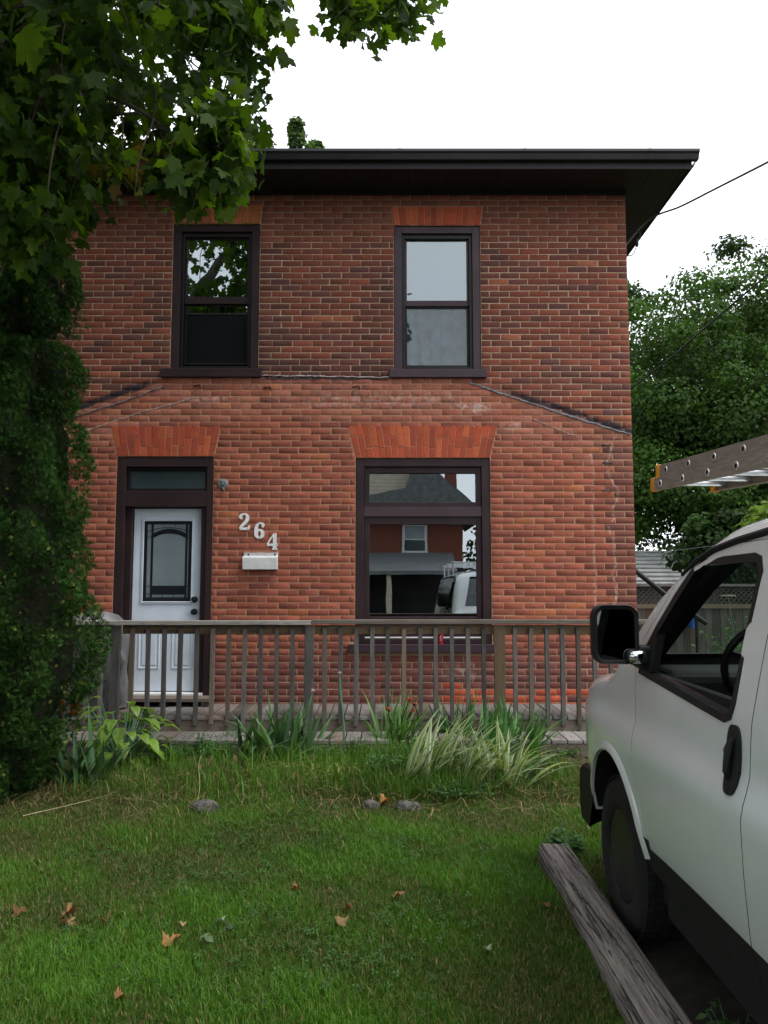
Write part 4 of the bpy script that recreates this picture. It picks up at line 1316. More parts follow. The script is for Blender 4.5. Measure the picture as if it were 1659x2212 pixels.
# windshield
rows = []
for y in [0.03, -0.05, -0.15, -0.25, -0.35, -0.45, -0.55, -0.65, -0.72]:
    sec = v_section(y, 0.02)
    rows.append([(x, y, z) for x, z in sec[36:len(sec) - 36]])
MB().grid(rows).build('windscreen', M['car_glass_far'], van, world=False, smooth=True)
# flare lips round the front arches
for s in (-1, 1):
    for yc in (0.0, -3.43):
        A, B = [], []
        pts = []
        for k in range(27):
            a = R(-12) + (math.pi + R(20)) * k / 26
            y, z = yc + 0.452 * math.cos(a), 0.37 + 0.502 * math.sin(a)
            yo, zo = yc + 0.492 * math.cos(a), 0.37 + 0.545 * math.sin(a)
            if z < 0.46: continue
            pts.append([(s * (v_x(y, max(z, .46)) - 0.05), y, z), (s * (v_x(y, z) + 0.014), y, z), (s * (v_x(y, z) + 0.018), (y * 2 + yo) / 3, (z * 2 + zo) / 3), (s * (v_x(yo, zo) - 0.002), yo, zo)])
        MB().grid(pts).build('wheel_flare', M['van_paint'], van, world=False, smooth=True, angle=60)
# wheels
for s in (-1, 1):
    for yc in (0.0, -3.43):
        c = (0, yc, 0.37)
        xo = s * 0.962
        tp = [(0.215, -0.235), (0.25, -0.245), (0.32, -0.245), (0.352, -0.232), (0.368, -0.205), (0.371, -0.12), (0.368, -0.04), (0.352, -0.013), (0.32, 0.0), (0.25, 0.0), (0.222, -0.008), (0.212, -0.02)]
        tyre = MB().lathe([(r, xo + s * h) for r, h in tp], c, 'x', 48).build('wheel', M['rubber'], van, world=False, smooth=True, angle=50)
        for k in range(60):
            pass
        rim = MB().lathe([(0.213, xo - s * 0.015), (0.205, xo - s * 0.012), (0.195, xo - s * 0.05), (0.165, xo - s * 0.085), (0.10, xo - s * 0.055), (0.072, xo - s * 0.03), (0.06, xo - s * 0.02), (0.001, xo - s * 0.018)], c, 'x', 40).build('rim', M['rim'], tyre, smooth=True, angle=50)
        vent = MB()
        for k in range(8):
            a = 2 * math.pi * k / 8
            vent.tube([(xo - s * 0.072, yc + 0.15 * math.cos(a - .16), 0.37 + 0.15 * math.sin(a - .16)), (xo - s * 0.060, yc + 0.152 * math.cos(a), 0.37 + 0.152 * math.sin(a)), (xo - s * 0.072, yc + 0.15 * math.cos(a + .16), 0.37 + 0.15 * math.sin(a + .16))], [0.008, 0.02, 0.008], 6)
        tag(vent.build('rim_vents', M['galv'] if s < 0 else M['rim'], tyre, smooth=True), kind='stuff')
        tread = MB()
        for k in range(56):
            a = 2 * math.pi * k / 56
            for (h0, h1, ph) in ((-0.05, -0.018, 0), (-0.10, -0.058, .03), (-0.15, -0.108, .06), (-0.22, -0.16, .02)):
                a0, a1 = a + ph, a + ph + 0.075
                q = []
                for r in (0.366, 0.376):
                    for (aa, hh) in ((a0, h0), (a1, h0), (a1, h1), (a0, h1)):
                        q.append((xo + s * hh, yc + r * math.cos(aa), 0.37 + r * math.sin(aa)))
                tread.add(q, [(4, 5, 6, 7), (0, 1, 5, 4), (1, 2, 6, 5), (2, 3, 7, 6), (3, 0, 4, 7)])
        tag(tread.build('tread', M['rubber'], tyre), kind='stuff')
# underbody
MB().box(-0.88, 0.88, -4.6, 0.5, 0.30, 0.44).build('chassis', M['cabin'], van, world=False)
for s in (-1, 1):
    MB().box(s * 0.62, s * 0.9, -2.95, -0.5, 0.28, 0.459).build('rocker_panel', M['black_plastic'], van, world=False)
# bumper, grille, lamps, hood line
m = MB()
rows = []
for k in range(-14, 15):
    x = k / 14 * 0.985
    f = 0.90 - 0.10 * abs(k / 14) ** 2 - (0.12 if abs(k) == 14 else 0.05 if abs(k) == 13 else 0)
    rows.append([(x, f - 0.2, 0.36), (x, f - 0.03, 0.37), (x, f, 0.42), (x, f + 0.005, 0.56), (x, f - 0.015, 0.635), (x, f - 0.06, 0.665), (x * 0.985, f - 0.3, 0.665)])
m.grid(rows)
for row in (rows[0], rows[-1]): m.add(row, [tuple(range(len(row)))])
m.build('bumper', M['black_plastic'], van, world=False, smooth=True, angle=35)
MB().box(-0.92, -0.80, 0.45, 0.72, 0.40, 0.62).build('bumper_bracket', M['black_plastic'], van, world=False, bevel=0.02)
MB().box(-0.52, 0.52, 0.845, 0.875, 0.72, 1.0).build('grille', M['black_plastic'], van, world=False, bevel=0.01)
for k in range(5): MB().box(-0.5, 0.5, 0.876, 0.885, 0.745 + k * 0.052, 0.76 + k * 0.052).build('grille_bar', M['chrome'], van, world=False)
for s in (-1, 1):
    m = MB().prism([(s * 0.545, 0.76), (s * 0.80, 0.76), (s * 0.80, 0.98), (s * 0.545, 0.98)], 0.80, 0.872)
    m.build('headlight', M['lamp'], van, world=False, bevel=0.01)
    MB().box(min(s * 0.802, s * 0.868), max(s * 0.802, s * 0.868), 0.70, 0.835, 0.70, 1.02).build('marker_trim', M['black_plastic'], van, world=False, bevel=0.01)
# door handle, weatherstrip tab
hp = []
for k in range(28):
    a = 2 * math.pi * k / 28
    ca, sa = math.cos(a), math.sin(a)
    hp.append((-1.362 + 0.052 * math.copysign(abs(ca) ** 0.6, ca), 1.13 + 0.112 * math.copysign(abs(sa) ** 0.75, sa)))
m = MB()
m.add([on_side(y, z, 0.007) for y, z in hp] + [on_side(y, z, -0.004) for y, z in hp], [tuple(range(28))] + [(i, (i + 1) % 28, (i + 1) % 28 + 28, i + 28) for i in range(28)])
hd = m.build('handle', M['black_plastic'], vdoor)
MB().tube([on_side(-1.365, 1.20, 0.012), on_side(-1.362, 1.16, 0.022), on_side(-1.362, 1.09, 0.022), on_side(-1.365, 1.07, 0.012)], [0.01, 0.016, 0.016, 0.01], 8).build('grip', M['black_plastic'], vdoor, smooth=True)
MB().lathe([(0.010, -0.975), (0.010, -0.985)], (0, -1.36, 1.055), 'x', 12).build('lock', M['galv'], vdoor)
# wing mirrors
def rrect(cx, cz, w, h, r, n=6):
    P = []
    for (sx_, sz_, a0) in ((1, 1, 0), (-1, 1, 90), (-1, -1, 180), (1, -1, 270)):
        for k in range(n):
            a = R(a0 + 90 * k / (n - 1))
            P.append((cx + sx_ * (w / 2 - r) + r * math.cos(a), cz + sz_ * (h / 2 - r) + r * math.sin(a)))
    return P
for s in (-1, 1):
    cxm, czm = s * 1.072, 1.472
    y0 = -0.42
    rows = []
    for (dy, sc, sh) in ((0.0, 0.90, 0), (-0.004, 0.97, 0), (0.012, 1.0, 0), (0.05, 0.99, 0), (0.09, 0.86, -0.004 * s), (0.115, 0.6, -0.008 * s), (0.122, 0.05, -0.01 * s)):
        P = rrect(cxm, czm, 0.21 * sc, 0.268 * sc, 0.055 * sc)
        rows.append([(x + sh, y0 + dy, z) for x, z in P + [P[0]]])
    mir = MB().grid(rows).build('wing_mirror', M['black_plastic'], van, world=False, smooth=True, angle=50)
    MB().add([(x, y0 + 0.004, z) for x, z in rrect(cxm, czm, 0.165, 0.22, 0.035)], [tuple(range(24))]).build('mirror_glass', M['mirror'], mir)
    P = rrect(cxm, czm, 0.168, 0.224, 0.037)
    Q = rrect(cxm, czm, 0.192, 0.246, 0.048)
    MB().grid([[(a[0], y0 - 0.001, a[1]), (b[0], y0 - 0.004, b[1])] for a, b in zip(P + [P[0]], Q + [Q[0]])]).build('bezel', M['black_plastic'], mir)
    MB().prism([(s * 0.975, 1.32), (s * 0.90, 1.31), (s * 0.90, 1.42), (s * 0.975, 1.42)], -0.44, -0.33).build('mirror_arm', M['black_plastic'], mir, bevel=0.012)
    P = rrect(s * 0.985, 1.372, 0.092, 0.066, 0.026)
    MB().prism(P, -0.455, -0.43).build('spot_mirror', M['black_plastic'], mir, bevel=0.004)
    m = MB()
    rows = []
    for j in range(6):
        f = 1 - j / 5
        P = rrect(s * 0.985, 1.372, 0.08 * f + 0.001, 0.054 * f + 0.001, 0.02 * f + 0.0004)
        rows.append([(x, -0.4565 - 0.014 * (1 - f * f), z) for x, z in P + [P[0]]])
    m.grid(rows).build('spot_glass', M['mirror'], mir, smooth=True, angle=80)
# cabin fittings
MB().box(-0.84, 0.84, -0.36, 0.0, 0.98, 1.30).build('dashboard', M['cabin'], van, world=False, bevel=0.05, segs=3)
sw = []
for k in range(33):
    a = 2 * math.pi * k / 32
    sw.append(Vector((-0.42 + 0.19 * math.cos(a), -0.47 - 0.075 * math.sin(a) * 1.0, 1.35 + 0.175 * math.sin(a))))
wheel = MB().tube(sw, 0.017, 10, cap=False).build('steering_wheel', M['black_plastic'], van, world=False, smooth=True)
MB().tube([(-0.42, -0.47, 1.35), (-0.42, -0.25, 1.22)], [0.06, 0.045], 10).build('steering_hub', M['black_plastic'], wheel, smooth=True)
for a in (0.3, math.pi - 0.3, -math.pi / 2):
    MB().tube([(-0.42, -0.47, 1.35), (-0.42 + 0.19 * math.cos(a), -0.47 - 0.075 * math.sin(a), 1.35 + 0.175 * math.sin(a))], [0.022, 0.014], 6).build('spoke', M['black_plastic'], wheel)
for s in (-1, 1):
    seat = MB().box(s * 0.45 - 0.25, s * 0.45 + 0.25, -1.42, -0.92, 0.985, 1.06).build('seat', M['cabin'], van, world=False, bevel=0.03)
    MB().prism([(-1.42, 1.06), (-1.30, 1.06), (-1.44, 1.58), (-1.54, 1.58)], s * 0.45 - 0.23, s * 0.45 + 0.23, 'x').build('seat_back', M['cabin'], seat, bevel=0.03)
MB().box(-0.74, 0.74, -1.80, -1.76, 0.98, 1.88).build('bulkhead', M['cabin'], van, world=False)
# roof drip strips and rack
for s in (-1, 1):
    pts = []
    for y in (-0.62, -0.75, -0.9, -1.1, -1.4, -2, -3, -4.4):
        sec = v_section(y)
        x, z = sec[34]
        pts.append((s * (abs(x) + 0.002), y, z))
    MB().tube(pts, [0.008] + [0.015] * 7, 8).build('drip_strip', M['rubber'], van, world=False, smooth=True)
M['alu'] = pmat('alu', (0.72, 0.74, 0.75), (0.58, 0.60, 0.62), 12, 0.35, metal=0.8)
for y in (-1.75, -2.9, -4.0):
    rack = MB().tube([(-0.80, y, 2.17), (0.80, y, 2.17)], 0.018, 8).build('rack_bar', M['alu'], van, world=False, smooth=True)
    for s in (-1, 1): MB().tube([(s * 0.77, y, 1.93), (s * 0.78, y, 2.17)], 0.016, 8).build('rack_leg', M['alu'], rack, smooth=True)

# ------------------------------------------------------------------ extension ladder lying on the rack
M['fibre'] = pmat('fibre', (0.32, 0.255, 0.215), (0.24, 0.19, 0.16), 9, 0.6, 0.3, 40, stretch=(4, 1, 8))
M['orange'] = pmat('orange', (0.80, 0.32, 0.02), (0.68, 0.24, 0.015), 8, 0.5)
ldir = Vector((-0.082, 1, 0.030)).normalized()
lside = Vector((1, 0.082, 0)).normalized()
lup = lside.cross(ldir).normalized()
L0 = Vector((1.722, 5.10, 2.262))
ladder = empty('extension_ladder', L0 - ldir * 2.4, 'fibreglass extension ladder with orange end caps on the van roof', 'ladder')
def obox(m, o, a0, a1, s0, s1, u0, u1):
    q = [o + ldir * a + lside * s + lup * u for u in (u0, u1) for (a, s) in ((a0, s0), (a1, s0), (a1, s1), (a0, s1))]
    return m.add(q, [(0, 1, 2, 3), (4, 5, 6, 7), (0, 1, 5, 4), (1, 2, 6, 5), (2, 3, 7, 6), (3, 0, 4, 7)])
LEN = 4.9
for sec, (uz, ins, st) in enumerate(((0.0, 0.0, 0.0), (0.083, 0.024, 0.03))):
    wdt = 0.43 - 2 * ins
    for side in (0, 1):
        s0 = ins if side == 0 else ins + wdt - 0.03
        m = MB()
        web = (s0, s0 + 0.005) if side == 0 else (s0 + 0.025, s0 + 0.03)
        obox(m, L0, -LEN, -st, web[0], web[1], uz, uz + 0.078)
        fl = (s0 + 0.005, s0 + 0.03) if side == 0 else (s0, s0 + 0.025)
        obox(m, L0, -LEN, -st, fl[0], fl[1], uz, uz + 0.006)
        obox(m, L0, -LEN, -st, fl[0], fl[1], uz + 0.072, uz + 0.078)
        rl = m.build('rail', M['fibre'], ladder)
        m = MB()
        obox(m, L0, -st - 0.035, -st + 0.012, s0 - 0.006, s0 + 0.036, uz - 0.004, uz + 0.083)
        m.build('end_cap', M['orange'], ladder, bevel=0.006)
    for k in range(15):
        a = -0.13 - 0.305 * k - st
        p = L0 + ldir * a + lup * (uz + 0.038)
        p0, p1 = p + lside * (ins - 0.004), p + lside * (ins + wdt + 0.004)
        rg = MB().tube([p0 + lside * 0.012, p1 - lside * 0.012], 0.0165, 10).build('rung', M['alu'], ladder, smooth=True)
        for q, sg in ((p0, 1), (p1, -1)):
            rows = []
            for kk in range(17):
                ang = 2 * math.pi * kk / 16
                e = ldir * math.cos(ang) + lup * math.sin(ang)
                rows.append([q + lside * sg * 0.005 + e * 0.024, q + e * 0.022, q + e * 0.014, q + lside * sg * 0.02 + e * 0.013])
            MB().grid(rows).build('rung_flange', M['alu'], rg, smooth=True)
            MB().add([q + lside * sg * 0.0015 + ldir * 0.014 * math.cos(j * math.pi / 8) + lup * 0.014 * math.sin(j * math.pi / 8) for j in range(16)], [tuple(range(16))]).build('rung_end', M['cabin'], rg)

# ------------------------------------------------------------------ cables
def sag(pts, n=8):
    P = [Vector(p) for p in pts]
    out = []
    for i in range(len(P) - 1):
        p0, p1, p2, p3 = P[max(i - 1, 0)], P[i], P[i + 1], P[min(i + 2, len(P) - 1)]
        for k in range(n):
            f = k / n
            out.append(0.5 * (2 * p1 + (p2 - p0) * f + (2 * p0 - 5 * p1 + 4 * p2 - p3) * f * f + (3 * p1 - p0 - 3 * p2 + p3) * f ** 3))
    out.append(P[-1])
    return out
M['cable'] = pmat('cable', (0.10, 0.10, 0.10), (0.07, 0.07, 0.07), 30, 0.6)
M['cable_dark'] = pmat('cable_dark', (0.02, 0.02, 0.02), None, 30, 0.6)
tag(MB().tube(sag([(2.80, 9.15, 5.60), at(1400, 476, 8.95), at(1470, 446, 8.3), at(1545, 408, 7.6), at(1659, 350, 6.8), at(1900, 225, 5.6), at(2400, -60, 4.4)]), 0.011, 8).build('service_cable', M['cable'], smooth=True),
    'grey service cable running from the house eave up into white sky', 'cable')
tag(MB().tube(sag([at(1185, 972, 13.9), at(1420, 796, 12.6), at(1500, 728, 11.6), at(1659, 592, 10.2), at(1900, 390, 8.6), at(2400, -40, 6.4)]), 0.013, 8).build('phone_cable', M['cable_dark'], smooth=True),
    'thin dark cable crossing in front of the big trees', 'cable')
tag(MB().tube([at(1372, 1195, 14.5), at(1460, 1189, 14.5), at(1560, 1177, 14.3), at(1700, 1150, 14.0)], 0.005, 6).build('clothes_line', M['cable'], smooth=True),
    'thin washing line in the garden beside the house', 'line')
pc = at(1376, 524, 9.0)
dr = empty('drip_loop', pc, 'small black cable fitting dangling under the right eave', 'cable fitting')
MB().tube(sag([(2.82, 9.1, 5.95), pc + Vector((0.03, 0, 0.12)), pc, pc + Vector((-0.05, 0.02, -0.14)), (2.80, 9.1, 5.55)]), 0.006, 6).build('loop', M['cable_dark'], dr, smooth=True)
MB().lathe([(0.012, -0.05), (0.02, -0.03), (0.02, 0.03), (0.01, 0.05)], pc, 'z', 10).build('clamp', M['cable_dark'], dr, smooth=True)
# ------------------------------------------------------------------ timber edging and stones
def timber_beam():
    x0, x1, y0, y1, zt = 0.925, 1.125, 0.2, 5.0, 0.105
    n = 60
    rr = random.Random(5)
    rows = []
    for i in range(n + 1):
        y = y0 + (y1 - y0) * i / n
        P = [(x0, -0.08), (x0 - 0.004, 0.05), (x0 + 0.006, zt - 0.02), (x0 + 0.025, zt - 0.002)]
        for k in range(1, 8): P.append((x0 + 0.025 + (x1 - x0 - 0.05) * k / 8, zt + rr.uniform(-0.005, 0.003) + 0.004 * math.sin(k * 2.1 + y)))
        P += [(x1 - 0.025, zt - 0.004), (x1 - 0.004, zt - 0.028), (x1, 0.03), (x1 - 0.002, -0.08)]
        ww = 0.006 * math.sin(y * 1.7) + rr.uniform(-0.002, 0.002)
        rows.append([(x + ww, y + (rr.uniform(-0.012, 0.012) if i in (0, n) else 0), z) for x, z in P])
    m = MB().grid(rows)
    for row in (rows[0], rows[-1]): m.add(row, [tuple(range(len(row)))])
    return m
tag(timber_beam().build('timber_edging', M['timber'], smooth=True, angle=30), 'weathered grey timber beam edging the lawn beside the van', 'timber beam')

M['stone'] = pmat('stone', (0.11, 0.105, 0.09), (0.04, 0.04, 0.033), 22, 0.9, 0.9, 60, bdist=0.02)
def stone(u, v, w, h, label, seed):
    p = gnd(u, v, 0.05)
    rr = random.Random(seed)
    bm = bmesh.new()
    bmesh.ops.create_icosphere(bm, subdivisions=3, radius=1)
    for q in bm.verts:
        c = q.co
        k = 1 + 0.12 * math.sin(3 * c.x + seed) + 0.1 * math.sin(4 * c.y + 2 * seed) + 0.07 * math.sin(5 * c.z + c.x * 4)
        q.co = Vector((c.x * w * k, c.y * w * 0.7 * k, c.z * h * k))
    me = bpy.data.meshes.new('stone')
    bm.to_mesh(me)
    bm.free()
    finish(me, 60)
    o = link_mesh('stone', me, M['stone'])
    o.location = p + Vector((0, 0, -0.05))
    return tag(o, label, 'stone', 'stones along the flower bed')
stone(440, 1735, 0.13, 0.07, 'grey stone beside the pale dry stalk in the lawn, largest of three', 1)
stone(803, 1730, 0.085, 0.06, 'half buried grey stone beside the curled orange leaf', 2)
stone(882, 1732, 0.09, 0.06, 'half buried stone below the striped leaves', 4)

# ------------------------------------------------------------------ leaf shapes
_half = [(0.14, -0.07), (0.36, -0.05), (0.32, 0.10), (0.46, 0.20), (0.62, 0.45), (0.46, 0.44), (0.41, 0.54), (0.26, 0.49), (0.24, 0.65), (0.30, 0.78), (0.15, 0.81)]
def maple_leaf(curl=0.15, fold=0.12):
    P = [(0, 0.36), (0, -0.02)] + _half + [(0, 1.0)] + [(-x, y) for x, y in reversed(_half)]
    V = np.array([(x, y, fold * abs(x) - curl * (y - 0.2) ** 2 - curl * 0.8 * x * x) for x, y in P], dtype=np.float32)
    n = len(P)
    Fc = np.array([(0, i, i + 1 if i + 1 < n else 1) for i in range(1, n)])
    return V, Fc

def blade(name, mat, par, base, az, length, lean, width, bend, cols, fold=0.3, n=8, twist=0.0, tip=1.0):
    """a strap leaf: lean from vertical at the base, then bend; cols: colours from edge to midrib"""
    base = Vector(base)
    d = Vector((math.cos(az), math.sin(az), 0))
    sd = Vector((-math.sin(az + twist), math.cos(az + twist), 0))
    p = base.copy()
    rows, cl = [], []
    ang = lean
    nc_ = len(cols) * 2 - 1
    for i in range(n + 1):
        f = i / n
        w = width * (1 - f ** 2.2) * (0.75 + 0.5 * math.sin(math.pi * min(1, f * 1.2))) * 0.5 + 0.0006
        t = Vector((d.x * math.sin(ang), d.y * math.sin(ang), math.cos(ang)))
        nn = sd.cross(t)
        row = []
        for j in range(nc_):
            s = (j / (nc_ - 1)) * 2 - 1
            row.append(p + sd * (w * s) + nn * (fold * w * abs(s)))
            cc = cols[min(j, nc_ - 1 - j)]
            k = 0.85 + 0.3 * f
            cl.append([c * k for c in cc])
        rows.append(row)
        p = p + t * (length / n)
        ang += bend / n * (0.4 + 1.4 * f)
    m = MB().grid(rows)
    me = np_mesh(name, np.array(m.v), np.array(m.f), np.array(cl), smooth=True)
    return link_mesh(name, me, mat, par)

M['iris'] = leafmat('iris', 0.3, 0.5, 0.3)
M['hosta'] = leafmat('hosta', 0.35, 0.4, 0.4)
M['leaf'] = leafmat('leaf', 0.58, 0.6, 0.15, tint=(1.5, 1.5, 0.35))
M['grassblade'] = leafmat('grassblade', 0.3, 0.55, 0.25)
M['deadleaf'] = leafmat('deadleaf', 0.2, 0.75, 0.15, tint=(1.1, 0.9, 0.6))
M['needle'] = leafmat('needle', 0.2, 0.7, 0.08)
M['farleaf'] = leafmat('farleaf', 0.35, 0.65, 0.12)

def bedpt(u, v):
    p = gnd(u, v, 0.06)
    return Vector((p.x, p.y, (bed_z(p.x, p.y) if 6.05 < p.y < 7.6 and -3.3 < p.x < 2.1 else lawn_z(p.x, p.y)) - 0.01))

def strap_plant(name, label, cat, u, v, n, L, W, lean, bend, cols, spread=0.12, grp=None, az=None, mat='iris'):
    b = bedpt(u, v)
    root = empty(name, b, label, cat, grp)
    for i in range(n):
        a = random.uniform(0, 2 * math.pi) if az is None else random.gauss(az[0], az[1])
        o = (random.uniform(-spread, spread), random.uniform(-spread, spread) * 0.6)
        cc = random.choice(cols)
        k = random.uniform(0.75, 1.2)
        cc = [tuple(c * k for c in q) for q in cc]
        blade('leaf', M[mat], root, b + Vector((o[0], o[1], 0)), a, random.uniform(*L), random.uniform(*lean), random.uniform(*W), random.uniform(*bend), cc, twist=random.uniform(-0.5, 0.5))
    return root

IRIS = [[(0.06, 0.145, 0.055), (0.065, 0.155, 0.06)], [(0.05, 0.12, 0.052), (0.055, 0.13, 0.055)], [(0.08, 0.175, 0.065), (0.075, 0.165, 0.06)]]
r_ = strap_plant('iris_plant', 'dark green iris clump with long sword leaves beside the cedar', 'plant', 178, 1702, 30, (0.3, 0.56), (0.035, 0.055), (0.15, 1.0), (0.1, 0.7), IRIS, 0.16)
b = Vector(r_.location)
for (du, dv, L, az, ln) in ((316, 1505, 0.74, 0.1, 0.42), (210, 1505, 0.72, 2.8, 0.08), (95, 1572, 0.62, 3.1, 0.55), (60, 1702, 0.45, 3.2, 1.35), (310, 1640, 0.5, 0.0, 0.9), (150, 1585, 0.5, 3.0, 0.3), (325, 1610, 0.6, 0.15, 0.8)):
    blade('leaf', M['iris'], r_, b + Vector((random.uniform(-.1, .1), random.uniform(-.05, .05), 0)), az, L, ln, 0.055, 0.15, random.choice(IRIS))
r_ = strap_plant('iris_plant', 'green iris fan leaning right in front of porch step', 'plant', 592, 1652, 70, (0.42, 0.7), (0.035, 0.06), (0.1, 1.05), (0.0, 1.1), [[(0.11, 0.22, 0.075), (0.115, 0.23, 0.08)]] * 3 + IRIS, 0.34, az=(0.1, 1.1))
b = Vector(r_.location)
for (L, az, ln, bd, dx) in ((0.72, 0.0, 0.75, 0.0, 0.1), (0.66, 0.05, 0.4, 0.0, 0.12), (0.6, 0.1, 0.55, 0.1, 0.15), (0.62, 3.1, 0.5, 1.2, -0.05), (0.55, 0.1, 0.2, 1.6, 0.1), (0.6, 0.0, 0.25, 1.5, 0.12), (0.6, 3.0, 0.1, 0.2, -0.1), (0.55, 2.9, 0.3, 0.9, -0.15)):
    blade('leaf', M['iris'], r_, b + Vector((dx, 0, 0)), az, L, ln, 0.055, bd, [(0.09, 0.20, 0.075), (0.10, 0.22, 0.08)])
strap_plant('iris_plant', 'broad deep green iris clump crowding the tan railing post', 'plant', 1075, 1640, 90, (0.38, 0.66), (0.035, 0.055), (0.1, 0.95), (0.0, 0.45), [[(0.055, 0.17, 0.04), (0.06, 0.185, 0.045)], [(0.08, 0.21, 0.045), (0.085, 0.22, 0.05)]], 0.34, az=(0.35, 0.9))
strap_plant('iris_plant', 'upright iris tuft left of the striped leaves', 'plant', 990, 1622, 30, (0.42, 0.68), (0.03, 0.048), (0.0, 0.6), (0.0, 0.4), [[(0.07, 0.20, 0.045), (0.075, 0.21, 0.05)]], 0.16)
VAR = [[(0.62, 0.60, 0.30), (0.13, 0.24, 0.09), (0.10, 0.20, 0.08)], [(0.56, 0.56, 0.2), (0.16, 0.28, 0.09), (0.42, 0.46, 0.18)], [(0.64, 0.64, 0.4), (0.18, 0.27, 0.13), (0.15, 0.24, 0.12)]]
strap_plant('striped_iris', 'cream striped iris leaves arching right, nearer the middle post', 'plant', 935, 1694, 60, (0.45, 0.74), (0.026, 0.042), (0.25, 0.85), (0.4, 1.2), VAR, 0.26, az=(0.15, 0.7))
strap_plant('striped_iris', 'cream striped iris leaves spilling towards the van', 'plant', 1060, 1700, 56, (0.42, 0.68), (0.024, 0.04), (0.2, 1.0), (0.4, 1.4), VAR, 0.28, az=(0.2, 0.9))
strap_plant('daylily_plant', 'daylily with arching narrow leaves and spent red flowers', 'plant', 850, 1640, 60, (0.45, 0.74), (0.018, 0.028), (0.05, 0.7), (0.3, 1.7), [[(0.07, 0.18, 0.035), (0.085, 0.21, 0.04)], [(0.10, 0.24, 0.04), (0.11, 0.25, 0.045)]], 0.14, az=(0.5, 1.0))
dl = bpy.data.objects['daylily_plant']
M['redpetal'] = pmat('redpetal', (0.22, 0.012, 0.01), (0.30, 0.05, 0.015), 20, 0.6)
b = Vector(dl.location)
for (u, v) in ((838, 1530), (893, 1533), (885, 1508), (897, 1520)):
    q = at(u, v, b.y)
    MB().tube(sag([b, b.lerp(q, 0.5) + Vector((0.0, 0, 0.05)), q], 5), [0.005] * 11, 5).build('flower_stalk', M['iris'], dl)
    m = MB()
    for k in range(5):
        a = random.uniform(0, 6.28)
        e = Vector((math.cos(a) * 0.025, math.sin(a) * 0.025, -random.uniform(0.01, 0.05)))
        m.tube([q, q + e * 0.5 + Vector((0, 0, 0.012)), q + e], [0.006, 0.011, 0.002], 5)
    m.build('flower', M['redpetal'], dl, smooth=True)
# onion stalks
M['allium'] = pmat('allium', (0.10, 0.19, 0.11), (0.07, 0.14, 0.08), 8, 0.5)
M['umbel'] = pmat('umbel', (0.30, 0.22, 0.22), (0.45, 0.36, 0.34), 60, 0.9, 0.8, 80)
for (ub, vb, ut, vt, lab) in ((744, 1642, 733, 1454, 'tall onion stalk with pale seed head right of the middle post'), (640, 1640, 676, 1492, 'leaning onion stalk with seed head before the middle railing post')):
    b, q = bedpt(ub, vb), None
    q = at(ut, vt, b.y)
    on = empty('onion_stalk', b, lab, 'plant', 'onion stalks in the bed')
    MB().tube(sag([b, b.lerp(q, 0.4) + Vector((0.01, 0, 0)), b.lerp(q, 0.8), q], 6), [0.008 + 0.004 * math.sin(math.pi * i / 18) - 0.004 * i / 18 for i in range(19)], 7).build('stalk', M['allium'], on, smooth=True)
    m = MB()
    for k in range(26):
        e = Vector((random.gauss(0, 1), random.gauss(0, 1), random.gauss(0.3, 0.8))).normalized() * random.uniform(0.012, 0.022)
        m.tube([q, q + e], [0.002, 0.005], 5)
    m.build('seed_head', M['umbel'], on)
    for k in range(5):
        blade('leaf', M['iris'], on, b + Vector((random.uniform(-.05, .05), 0, 0)), random.uniform(-0.6, 0.6), random.uniform(0.3, 0.5), random.uniform(0.3, 1.0), 0.014, 0.3, [(0.07, 0.14, 0.08), (0.08, 0.15, 0.09)])
# hosta
def hosta(u, v, label, n=34):
    b = bedpt(u, v)
    root = empty('hosta_plant', b, label, 'plant')
    for i in range(n):
        a = 2 * math.pi * i / n * 2.4 + random.uniform(-.3, .3)
        el = random.uniform(0.45, 1.3)
        L = random.uniform(0.10, 0.19)
        st = b + Vector((math.cos(a) * math.sin(el), math.sin(a) * math.sin(el) * 0.7, math.cos(el) * 1.5)) * random.uniform(0.2, 0.46)
        rows, cl = [], []
        k0 = random.uniform(0.75, 1.15)
        d = Vector((math.cos(a), math.sin(a), 0))
        sd = Vector((-d.y, d.x, 0))
        pitch = random.uniform(-0.1, 0.6)
        for r in range(9):
            f = r / 8
            w = 0.62 * L * math.sin(math.pi * min(1, f ** 0.75)) ** 0.85 * 0.5 + 0.0005
            p = st + d * (L * f * math.cos(pitch)) + Vector((0, 0, L * (f * math.sin(pitch) - 0.8 * f * f)))
            row = []
            for j in range(7):
                s = j / 3 - 1
                row.append(p + sd * w * s + Vector((0, 0, 0.25 * w * abs(s) - 0.12 * w * s * s + 0.004 * math.sin(j * 3.0))))
                cl.append([c * k0 * (0.9 + 0.15 * abs(s)) for c in (0.19, 0.33, 0.045)])
            rows.append(row)
        m = MB().grid(rows)
        link_mesh('leaf', np_mesh('leaf', np.array(m.v), np.array(m.f), np.array(cl), smooth=True), M['hosta'], root)
        MB().tube([b, b.lerp(st, 0.6) + Vector((0, 0, 0.01)), st], 0.004, 5).build('petiole', M['allium'], root)
    return root
hosta(262, 1658, 'yellow green hosta with broad pointed leaves below the white door', 90)

